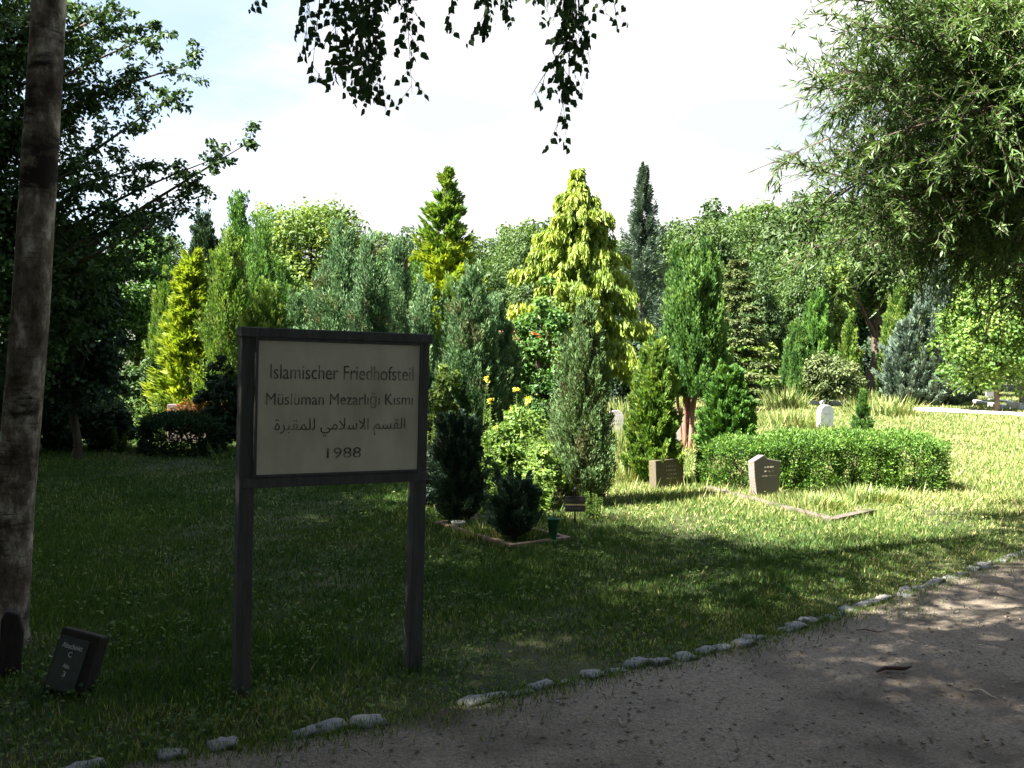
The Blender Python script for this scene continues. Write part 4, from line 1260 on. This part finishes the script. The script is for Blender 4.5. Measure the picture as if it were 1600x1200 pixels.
p = at(925, 775, 9.7); weed('tall_weed', 'bright green feathery weed right of the black plaque', p, .28, .12, 12, M['lime'], None, per=60, leafL=.05, leafW=.014)
p = at(352, 690, 14.6); weed('tall_weed', 'low sunlit weeds at the foot of the large dark bush', p, .25, .3, 10, M['lime'], None, per=40)
# dead fern
p = at(312, 628, 15.9)
t = thing('dead_fern', 'orange-brown dead fern fronds at the right end of the dark low hedge', 'fern', (p.x, p.y, 0), 0)
v, f, ti = sprays(p.z, .42, 60, 60, z0=.3, rise=.5, drp=.55, lat=.16, eL=.07, eW=.025, prof=prof_egg)
mesh_np('fronds', v, f, M['fern'], t, ti)
mb = MB(); [limb(mb, (0, 0, -.02), (random.uniform(-.2, .2), random.uniform(-.2, .2), p.z * .8), .008, .003) for _ in range(8)]; mb.build('stalks', M['fern'], t)


def grass_clump(label, base, h, r_, n, mat, group='clumps of tall dry grass'):
    a = rng.random(n) * 6.28; q = r_ * np.sqrt(rng.random(n))
    P = np.stack([q * np.cos(a), q * np.sin(a), 0 * a - .01], 1)
    ln = .05 + .30 * rng.random(n) ** 2
    P[:, :2] += rng.normal(0, .16 * r_, (n, 2))
    D = np.stack([np.cos(a) * ln, np.sin(a) * ln, 1 + 0 * a], 1) + rng.normal(0, .3, (n, 3)) * np.array([1, 1, .2])
    N = np.stack([-np.sin(a), np.cos(a), .2 + 0 * a], 1)
    N = np.cross(D, N)
    v, f, ti = kites(P, D, N, h * (.25 + .85 * rng.random(n) ** 1.6), (.005 + .0009 * base.y) * (1 + 0 * a), np.clip(rng.normal(.45, .3, n), 0, 1), droop=.15, shoulder=.4)
    o = mesh_np('grass_clump', v, f, mat, None, ti)
    o.location = (base.x, base.y, 0)
    tag(o, label, 'tall grass', group)


grass_clump('tall dry grass clump left of the white headstone standing alone', G(1232, 668), .58, .8, 800, M['straw'])
grass_clump('pale seeding grass clump before the brownish bush, farther off', G(1228, 640), .9, .7, 600, M['straw'])
grass_clump('tall yellow-green grass clump right of the small cone conifer', G(1378, 650), .75, 1.1, 1000, M['straw'])
grass_clump('dry grass clump just behind the small cone conifer', G(1352, 636), .8, .5, 350, M['straw'])
grass_clump('dry golden grass around the pale round-topped headstone', G(975, 706), .62, .75, 900, M['straw'])
grass_clump('dry golden grass between the brown-patched juniper and the pointed shrub', G(968, 752), .40, .45, 700, M['straw'])
grass_clump('tall reed-like dry grass in front of the dark gap below the hanging golden conifer', G(975, 662), .75, .6, 700, M['straw'])
grass_clump('longer green grass inside the red-brown grave border', G(1265, 792), .17, .42, 1700, M['grass'])
grass_clump('bright long grass along the right foot of the clipped hedge', G(1345, 782), .20, .42, 1500, M['grass'])
grass_clump('dense green grass filling the thin grave border', (L1 + L3) / 2, .15, .42, 1800, M['grass'])
# bare earth under the multi-stemmed tree
q = []
for i in range(14):
    a = 2 * math.pi * i / 14; rr = random.uniform(.8, 1.1)
    q.append(Vector((b0.x + .75 * rr * math.cos(a), b0.y + .1 + .55 * rr * math.sin(a), 0)))
M['earth'] = solid('dry_earth', (.22, .15, .10), (.36, .27, .19), 5, 1, .4)
poly_sheet('bare_ground', q, M['earth'], .006)
# ------------------------------------------------------------------ background trees
OVER = [(-9.5, 4.5, 1.0, .95), (-3.0, -1.5, .95, 1.05), (-9.0, -1.5, 1.05, 1.0), (1.5, -4.0, 1.0, 1.0), (-5.5, -5.5, 1.1, 1.1), (-13, 2, 1.1, 1.1), (-12, 8.5, 1.1, 1.0), (6, -5, 1.1, 1), (-13.5, 11, .85, .9), (-11.5, 10.3, .6, .75), (-17, 9, 1.2, 1.1), (-10, -8, 1.2, 1.2), (0, -9, 1.2, 1.1), (10, -8, 1.2, 1.1), (8.6, 2.4, 1.4, 1.12), (7.5, -1.5, 1.1, 1.0), (13.5, 7, 1.2, 1.1), (2.5, -1.0, .9, 1.15)]  # unseen shade trees; those at right and far behind added to block sky light
BT = 'broadleaf trees behind the cemetery'
bl('deciduous_tree', 'rounded yellow-green tree behind the blue-green junipers, left of centre', 'tree', 485, 300, 33, 104, M['ylw'], BT, n=190, per=130, zc=1.5, leaf=.13)
protos = []
FARLAB = ['wood tree showing just right of the narrow blue-green juniper', 'low wood tree just left of the tall golden conifer\'s foot', 'wood tree left of the hanging golden conifer, with a level crown', 'wood tree touching the left side of the hanging golden conifer', 'wood tree touching the right side of the blue-grey spire',
  'wood tree directly above the multi-stemmed conifer', 'wood tree directly above the olive-brown layered spruce', 'wood tree right of the layered spruce at the willow\'s wispy tips', 'wood tree under the willow\'s left leaves', 'wood tree straight above the tall blue-grey double-tipped conifer', 'wood tree above the low-branched bright green tree', 'wood tree showing between two blue-green junipers behind the board',
  'wood tree behind the light green ragged column', 'wood tree left of the tall dark green pointed column', 'wood tree behind the dark boughs at upper left', 'smaller wood tree left beside the tall golden conifer', 'smaller wood tree filling the gap left of the blue-grey spire', 'smaller wood tree behind the bush with orange blossom', 'smaller wood tree between multi-stemmed conifer and layered spruce', 'smaller wood tree just right of the olive-brown layered spruce', 'smaller wood tree left of the narrow yellow-green tree']
def far_tree(px, top, Y, hw, label, mat=None, rot=0):
    loc, H, Rd = place(px, top, Y, hw)
    loc.x = at(px, 540, Y).x
    if len(protos) < 4:
        t = broadleaf('background_tree', label, 'tree', 0, 0, 0, 0, M['wood_far'] if len(protos) % 2 == 0 else M['beech'], BT, n=190, per=120, zc=1.6, leaf=.27, loc=loc, H=H, Rd=Rd, trunk_r=.22, upb=.6)
        protos.append((t, H, Rd)); return t
    p, h, r_ = protos[(len(bpy.data.objects) * 7 + rot) % 4]
    return dup(p, loc, random.uniform(0, 6.28), (Rd / r_, Rd / r_, H / h), label)
far_tree(640, 372, 62, 74, 'dark green tree in the far wood right of the rounded yellow-green tree')
far_tree(830, 345, 70, 84, 'far round tree whose crown shows left of the hanging golden conifer\'s tip')
far_tree(1060, 340, 66, 84, 'far leafy tree right of the tall blue-grey spire')
far_tree(1195, 312, 70, 110, 'far leafy tree behind the olive-brown layered spruce\'s right side')
far_tree(760, 372, 78, 76, 'far pale green tree in the dip between the two golden conifers')
far_tree(930, 372, 84, 80, 'far tree glimpsed between hanging golden conifer and blue-grey spire')
far_tree(1125, 330, 82, 90, 'far tree with the highest crown above the olive-brown layered spruce')
far_tree(1290, 300, 76, 110, 'far tree just left of the shady trunk, partly behind willow leaves')
far_tree(1395, 290, 80, 110, 'far tall tree behind the slender green cone and the willow')
far_tree(1500, 290, 74, 110, 'far tree behind the tall blue-grey double-tipped conifer')
far_tree(1610, 300, 70, 120, 'far tree at the right edge behind the low-branched bright green tree')
far_tree(1010, 372, 92, 80, 'farthest low tree behind the foot of the blue-grey spire')
far_tree(560, 360, 80, 84, 'far tree peeping above the blue-green junipers behind the notice board')
far_tree(690, 392, 88, 84, 'far low tree behind the tall golden conifer')
far_tree(400, 372, 74, 90, 'far tree behind the tall dark green pointed column')
for (px, top, Y, hw) in ((600, 385, 56, 60), (720, 392, 70, 60), (800, 352, 60, 62), (865, 360, 64, 58), (1030, 352, 58, 56), (1095, 345, 60, 60), (1160, 338, 62, 60), (1240, 322, 60, 66), (1330, 330, 64, 70), (1450, 330, 66, 70), (1560, 330, 62, 80), (540, 372, 60, 60), (430, 352, 58, 60), (340, 372, 60, 70), (260, 362, 58, 70), (660, 398, 46, 50), (950, 400, 52, 56), (835, 420, 42, 50), (1110, 402, 46, 46), (1180, 430, 46, 44), (1255, 400, 48, 44)):
    far_tree(px, top, Y, hw, FARLAB.pop(0))
# nearer wood edge at right, with shade under it
bl('shady_tree', 'broad tree with dark shady trunk behind the small light green cone', 'tree', 1368, 345, 52, 92, M['beech'], BT, n=170, per=120, zc=4.2, trunk_r=.42, leaf=.2)
bl('shady_tree', 'dense green tree behind the olive-brown layered spruce', 'tree', 1215, 385, 56, 70, M['beech'], BT, n=150, per=110, zc=1.2, leaf=.21)
bl('shady_tree', 'dense green tree between the multi-stemmed tree and the blue-grey spire', 'tree', 1058, 420, 50, 66, M['wood_far'], BT, n=130, per=110, zc=1.0, leaf=.2)
bl('shady_tree', 'dark bushy tree under the hanging golden conifer\'s right side', 'tree', 985, 520, 26, 62, M['dark'], BT, n=90, per=110, zc=.3, leaf=.12)  # dark leaves stand in for the shadow beside the golden conifer
bl('shady_tree', 'mid-green tree between the two golden conifers', 'tree', 775, 420, 44, 66, M['wood_far'], BT, n=120, per=110, zc=.8, leaf=.17)
bl('shady_tree', 'dark green bushy tree behind the narrow blue-green juniper', 'tree', 610, 400, 36, 60, M['beech'], BT, n=110, per=110, zc=.8, leaf=.15)
bl('shady_tree', 'dark undergrowth tree in the shade beside the dark trunk', 'tree', 1390, 512, 60, 70, M['dark'], BT, n=80, per=100, zc=.3, leaf=.22)
bl('shady_tree', 'dark undergrowth tree behind the low-branched bright green tree', 'tree', 1530, 470, 52, 80, M['dark'], BT, n=90, per=100, zc=.3, leaf=.22)

# ------------------------------------------------------------------ dark trees at left
LT = 'dark trees at the left edge'
bl('dark_tree', 'dark leafy tree behind the birch trunk, farther back in the left wood', 'tree', 70, 330, 26, 130, M['hornleaf'], LT, n=170, per=120, zc=1.0, leaf=.11)
bl('dark_tree', 'dark leafy tree between hornbeam boughs and the feathery conifer', 'tree', 215, 342, 27, 80, M['green'], LT, n=150, per=120, zc=.8, leaf=.11)
bl('dark_bush', 'dark bush in shade right of the birch trunk at middle height', 'bush', 150, 520, 17.5, 46, M['dark'], LT, n=90, per=100, zc=.1, leaf=.075)
bl('dark_bush', 'dark low bush behind the sunlit weeds at left', 'bush', 238, 560, 20, 52, M['hornleaf'], LT, n=90, per=100, zc=.1, leaf=.085)
bl('flowering_bush', 'bush with a sunlit patch of pale pinkish leaves right of the birch', 'bush', 100, 520, 21, 34, M['ylw'], LT, n=60, per=90, zc=.1, leaf=.085)
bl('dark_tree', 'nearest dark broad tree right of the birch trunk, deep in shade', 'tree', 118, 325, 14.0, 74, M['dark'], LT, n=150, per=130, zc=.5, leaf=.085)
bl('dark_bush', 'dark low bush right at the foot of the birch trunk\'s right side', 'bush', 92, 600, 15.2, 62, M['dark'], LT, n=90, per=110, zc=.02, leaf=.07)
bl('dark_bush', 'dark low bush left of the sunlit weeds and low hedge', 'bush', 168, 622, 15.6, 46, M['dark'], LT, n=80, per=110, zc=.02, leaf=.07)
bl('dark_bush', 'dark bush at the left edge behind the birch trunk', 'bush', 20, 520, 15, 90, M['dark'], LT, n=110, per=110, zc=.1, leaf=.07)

# hornbeam: dark boughs against the sky at upper left
hl = Vector((at(-40, 560, 13.0).x, 13.0, 0))
hb_ = thing('hornbeam', 'dark leafy tree whose boughs reach right against the sky at upper left', 'tree', hl, 0, LT)
mb = MB()
pts = trunk_mb(mb, 11.5, .17, .04, wob=.08, k=12)
boughs = [((390, 222), 13.0, .30), ((300, 100), 13.4, .36), ((228, 62), 12.6, .2), ((170, 20), 13.0, .5), ((255, 160), 12.4, .5), ((310, 300), 13.4, .42), ((200, 330), 12.6, .6),
          ((240, 40), 14.2, .2), ((150, 250), 12.2, .7), ((330, 250), 12.6, .28), ((250, 345), 12.2, .4), ((200, 410), 13.2, .6), ((120, 140), 13.5, .7), ((160, 470), 12.8, .55), ((110, 330), 12.5, .7), ((120, 430), 12.4, .7), ((60, 60), 13.2, .8), ((40, 220), 12.6, .9), ((30, 380), 12.6, .9), ((-30, 120), 12.0, .9), ((-60, 300), 12, .9), ((-40, 450), 12.2, .9), ((-20, 60), 12.0, 1.0), ((-30, 200), 12.3, 1.0), ((5, 140), 12.6, .9), ((10, 20), 12.8, .9), ((0, 330), 12.5, .9), ((230, 260), 13.3, .5), ((90, 10), 12.6, .7), ((130, 60), 14, .6), ((60, 500), 12.6, .7), ((205, 120), 13.2, .45), ((250, 400), 14.5, .5)]
Cs, Rs = [], []
for (pp, Y, w) in boughs:
    e = at(pp[0], pp[1], Y) - hl
    zs = max(1.2, e.z - e.xy.length * .55)
    s = min(pts, key=lambda q: abs(q[2] - zs))
    path_ = limb(mb, s, e, .05, .006, .07, 9)
    for i, q in enumerate(path_[2:]):
        tt_ = (i + 2) / 8
        rr = w * (1.25 - .9 * tt_) + .06
        for k in range(2):
            e2 = Vector(q) + Vector((random.uniform(-.2, 1), random.uniform(-.8, .8), random.uniform(-.35, .55))) * (.25 + .75 * w)
            mb.tube([q, (Vector(q) + e2) / 2 + Vector((0, 0, .03)), e2], [.008, .005, .002], 4, cap=False)
            for j in (.5, .8, 1.0):
                Cs.append(tuple(Vector(q).lerp(e2, j))); Rs.append(random.uniform(.07, .13))
        for k in range(2):
            Cs.append((q[0] + random.uniform(-.6, .6) * rr, q[1] + random.uniform(-.6, .6) * rr, q[2] + random.uniform(-.5, .4) * rr)); Rs.append(rr * random.uniform(.5, .9) + .03)
mb.build('trunk', M['bark'], hb_, smooth=True)
# upper crown, out of sight above
Cu = crown_centres(170, (-3.6, -2.6, 8.6), (2.7, 2.7, 2.8), .3)
Rs = np.array(Rs)
v1 = []
for c, r_ in zip(Cs, Rs):
    v1.append(clumps([c], r_, int(16 + 300 * r_ ** 2), .066, .044, squash=.6, shell=.15, droop=.35))
v1.append(clumps(Cu, .75, 90, .13, .09, shell=.3))
v, f, ti = cat_np(v1)
mesh_np('crown', v, f, M['hornleaf'], hb_, ti)

# ------------------------------------------------------------------ the birch at the left edge
bb = G(8, 1010)
bt = thing('birch', 'birch at the left edge with banded white bark and twigs hanging across the sky', 'tree', bb, 0, 'birches over the path')
topv = at(77, 0, bb.y + .1) - bb
mb = MB()
tp_ = [Vector((-.02, 0, -.1)), Vector((0, 0, .12)), at(22, 800, bb.y) - bb, at(47, 500, bb.y) - bb, at(62, 250, bb.y) - bb, topv, topv * 1.6, topv * 2.3, topv * 3.0]
tp_[6].x -= .05; tp_[7].x -= .25; tp_[8].x -= .4
mb.tube(tp_, [.17, .115, .098, .094, .09, .086, .075, .055, .03], 20)
mb.build('trunk', M['birchbark'], bt, smooth=True)
def strand_tree(name, paths, mat, parent, step, leafL, twig, sub=(0.05, 0.17), plain=False):
    """hanging twigs: paths are polylines from above down to the tip"""
    mb = MB(); P, D, N, T = [], [], [], []
    for pth, dens in paths:
        mb.tube(pth, [twig * (1 - .75 * i / (len(pth) - 1)) for i in range(len(pth))], 4)
        for p, dr in along(pth, step):
            for k in range(dens):
                a = random.uniform(0, 6.28); L = random.uniform(*sub)
                e = p + Vector((math.cos(a) * L * .55, math.sin(a) * L * .55, -L * random.uniform(.25, .9)))
                mb.tube([p, e], [twig * .35, twig * .2], 3, cap=False)
                for u_ in (.35, .6, .82, 1.0):
                    q = p.lerp(e, u_)
                    b = random.uniform(0, 6.28)
                    dd = Vector((math.cos(b) * .7, math.sin(b) * .7, -random.uniform(.4, 1.3)))
                    P.append(q); D.append(dd); N.append((math.sin(b) + random.uniform(-.5, .5), -math.cos(b) + random.uniform(-.5, .5), random.uniform(-.3, .8))); T.append(random.gauss(.45, .18))
    mb.build('hanging_twigs', M['twig'], parent)
    P, D, N = np.array([tuple(q) for q in P]), np.array([tuple(q) for q in D]), np.array(N)
    s = .7 + .6 * rng.random(len(P))
    v, f, ti = hexleaves(P, D, N, leafL * s, leafL * .78 * s, np.clip(np.array(T), 0, 1))
    return mesh_np(name, v, f, mat, parent, ti)


# boughs that leave the trunk above the frame and droop into it
sp_ = []
defs = [((398, -40), (402, 12), 4.6, 1), ((480, -150), (478, 65), 4.5, 2), ((505, -150), (486, 130), 4.6, 1), ((545, -160), (540, 110), 4.5, 3), ((560, -160), (566, 145), 4.4, 3), ((590, -160), (590, 160), 4.5, 3), ((530, -120), (530, 130), 4.7, 2), ((575, -120), (578, 110), 4.7, 3), ((618, -160), (640, 60), 4.5, 2), ((632, -120), (644, 150), 4.6, 1), ((720, -130), (700, 45), 4.6, 1), ((750, -130), (758, 50), 4.5, 3), ((780, -120), (785, 30), 4.6, 2), ((895, -140), (892, 60), 4.4, 4), ((898, -120), (880, 130), 4.45, 3), ((890, 40), (868, 196), 4.45, 1), ((885, 70), (830, 135), 4.5, 1), ((905, 40), (922, 85), 4.4, 1), ((940, -100), (948, 12), 4.5, 1), ((955, -100), (965, 18), 4.55, 1), ((660, -140), (655, -10), 4.5, 2), ((840, -140), (845, -15), 4.5, 2), ((860, -150), (862, -5), 4.6, 2)]
tops = []
for a, b, Y, dn in defs:
    A0, B0 = at(a[0], a[1], Y) - bb, at(b[0], b[1] + (-4 if b[0] < 800 else 14), Y) - bb
    mid = A0.lerp(B0, .5) + Vector((random.uniform(-.03, .03), random.uniform(-.05, .05), 0))
    sp_.append(([A0, A0.lerp(mid, .5), mid, mid.lerp(B0, .5), B0], dn)); tops.append(A0)
strand_tree('hanging_leaves', sp_, M['birchleaf'], bt, .045, .037, .004)
mb = MB()
for tz, grp in ((5.6, tops[:5]), (6.0, tops[5:10]), (6.4, tops[10:16]), (6.7, tops[16:])):
    s = tp_[5].lerp(tp_[7], (tz - tp_[5].z) / (tp_[7].z - tp_[5].z))
    hub = sum(grp, Vector()) / len(grp) + Vector((0, .1, .9))
    limb(mb, s, hub, .03, .012, .06, 7, 6)
    for g_ in grp: limb(mb, hub, g_, .008, .005, .05, 5, 4)
CB = crown_centres(150, (-.2, -2.2, 8.2), (2.8, 2.8, 3.2), .25)
for q in CB[::6]:
    limb(mb, tp_[random.randint(5, 8)], q, .025, .006, .1)
mb.build('limbs', M['twig'], bt)
v, f, ti = clumps(CB, .62, 130, .095, .07, shell=.25, droop=.4)
mesh_np('crown', v, f, M['birchleaf'], bt, ti)

# ------------------------------------------------------------------ trees behind the viewpoint and to the left: they shade the path; further ones added to cut sky light
def overhead(loc, H, zc, Rd, n, per, leaf=.13):
    t = broadleaf('shade_birch', 'unseen tall birch beyond the frame whose crown shades the path', 'tree', 0, 0, 0, 0, M['birchleaf'], 'birches over the path', n=n, per=per, zc=zc, loc=loc, H=H, Rd=Rd, trunk_r=.14, leaf=leaf, cr=.2, inner=.2, bark=M['birchbark'])
    return t
ob = overhead(Vector((-7.3, -0.7, 0)), 13, 4.6, 3.5, 270, 135)
for (x, y, s, h) in OVER:
    dup(ob, Vector((x + .3, y - .9, 0)), random.uniform(0, 6.28), (s, s, h))
us = broadleaf('sky_blocker_tree', 'unseen dense low tree added around the viewpoint to block sky light', 'tree', 0, 0, 0, 0, M['hornleaf'], 'unseen low trees added to block sky light', n=230, per=120, zc=.1, loc=Vector((-11.5, 1.5, 0)), H=7.0, Rd=3.2, trunk_r=.1, leaf=.17, cr=.26, inner=.3)  # unseen trees added to keep low sky light off lawn and board
for (x, y, q_) in ((-10.5, -4, 1.1), (-7, -8, 1.2), (2.5, -9, 1.2), (7, -7, 1.15), (11, -3.5, 1.1), (13.5, 1, 1.1), (16.5, 5.5, 1.2), (-14, 6, 1.15), (-17, 11, 1.2)):
    dup(us, Vector((x, y, 0)), random.uniform(0, 6.28), (q_, q_, q_ * random.uniform(.62, .8)))

# ------------------------------------------------------------------ the willow at right
wl0 = Vector((8.2, 11.2, 0))
wt = thing('willow', 'large willow reaching in from the right with narrow silvery leaves', 'tree', wl0, 0)
mb = MB()
wp = trunk_mb(mb, 6.5, .34, .14, lean=(-.8, -.6), wob=.06)
LP, LD, LN, LT_ = [], [], [], []
def willow_bough(e, r0=.05, r1=.008, src=None, spread=.55, ntw=26, tl=(.5, 1.1), bow=.1, s0=.3):
    s = src if src is not None else wp[random.randint(3, 7)]
    pth = limb(mb, s, e, r0, r1, bow, 10, 6)
    for i in range(ntw):
        u_ = s0 + (1 - s0) * random.random() ** .8
        k = min(8, int(u_ * 9)); p = Vector(pth[k]).lerp(Vector(pth[k + 1]), u_ * 9 - k)
        dv = (Vector(pth[k + 1]) - Vector(pth[k])).normalized()
        d = (dv * .7 + Vector((random.gauss(0, spread), random.gauss(0, spread), random.gauss(.12, .45)))).normalized()
        L = random.uniform(*tl)
        q1 = p + d * L * .5; q2 = p + d * L + Vector((0, 0, -.22 * L))
        mb.tube([p, q1, q2], [.006, .004, .002], 3, cap=False)
        m = int(46 * L / .8)
        for j in range(m):
            w = .12 + .88 * random.random()
            q = p.lerp(q1, w * 2) if w < .5 else q1.lerp(q2, w * 2 - 1)
            dd = d * .7 + Vector((random.gauss(0, .55), random.gauss(0, .55), random.gauss(-.2, .5)))
            LP.append(tuple(q)); LD.append(tuple(dd)); LN.append((random.gauss(0, .6), random.gauss(0, .6), 1)); LT_.append(.42 + .1 * w + random.gauss(0, .16))
def wb(px, py, Y, **k): willow_bough(at(px + (28 if 1200 < px < 1345 else 0), py, Y) - wl0, **k)
WB = [(1215, 255, 8.6), (1168, 270, 8.4), (1190, 300, 8.7), (1250, 330, 8.8), (1235, 395, 9.2), (1270, 180, 8.6), (1290, 110, 8.4), (1310, 40, 8.4), (1345, -20, 8.4), (1300, 290, 8.0), (1330, 380, 8.6), (1340, 230, 8.0), (1360, 140, 7.8), (1400, 60, 7.8), (1420, 200, 7.6), (1400, 310, 8.0), (1430, 400, 8.8), (1450, 100, 8), (1480, 250, 7.6), (1500, 20, 7.8), (1520, 160, 7.6), (1550, 280, 7.8), (1500, 340, 8.4), (1560, 60, 8), (1600, 180, 8), (1600, 330, 8.2), (1380, 250, 9.6), (1300, 350, 9.8), (1450, 330, 9.8), (1350, 60, 9.8), (1420, 140, 9.8), (1520, 230, 9.8), (1270, 250, 9.6), (1550, 120, 9.6), (1490, 420, 9.4), (1560, 400, 9.4), (1600, 460, 9.0), (1620, 60, 8.6), (1440, -30, 8.6), (1250, 120, 9.2), (1375, 345, 8.2), (1580, 380, 8.4), (1640, 260, 8.4), (1330, 150, 9.2), (1470, 180, 8.8), (1500, 400, 9.0), (1300, 0, 8.8)]
for (px, py, Y) in WB:
    sp0 = px < 1200
    wb(px, py, Y, r0=.012 if sp0 else .05, r1=.002 if sp0 else .006, bow=.22 if sp0 else .1, ntw=12 if sp0 else random.randint(70, 84), tl=(.3, .55) if sp0 else ((.25, .55) if px < 1345 else (.45, .9)), s0=.55 if sp0 else .42)
for i in range(22):       # upper crown above and beyond the frame
    willow_bough(Vector((random.uniform(-4.2, 2.5), random.uniform(-2, 3), random.uniform(5.2, 8.5))), ntw=26, tl=(.6, 1.2))
mb.build('trunk', M['bark'], wt, smooth=True)
P, D, N = np.array(LP), np.array(LD), np.array(LN)
s = .7 + .6 * rng.random(len(P))
v, f, ti = kites(P, D, N, .092 * s, .0155 * s, np.clip(np.array(LT_), 0, 1), droop=.1)
mesh_np('crown', v, f, M['willow'], wt, ti)
print('willow leaves', len(f))
# bare dead boughs hanging below the willow crown
def wdead(pts_, r0):
    mb = MB(); q = [at(*p) - wl0 for p in pts_]
    mb.tube(q, [r0 * (1 - .7 * i / (len(q) - 1)) for i in range(len(q))], 6); mb.build('dead_branch', M['deadwood'], wt, smooth=True)
wdead([(1640, 405, 9), (1590, 415, 8.9), (1560, 432, 8.9), (1535, 428, 8.9)], .02)
wdead([(1640, 440, 9), (1585, 455, 8.9), (1553, 478, 8.8), (1530, 560, 8.8)], .014)
wdead([(1590, 415, 8.9), (1572, 408, 8.9), (1566, 396, 8.9)], .01)
wdead([(1548, 432, 8.9), (1545, 480, 8.9), (1538, 540, 8.9)], .009)
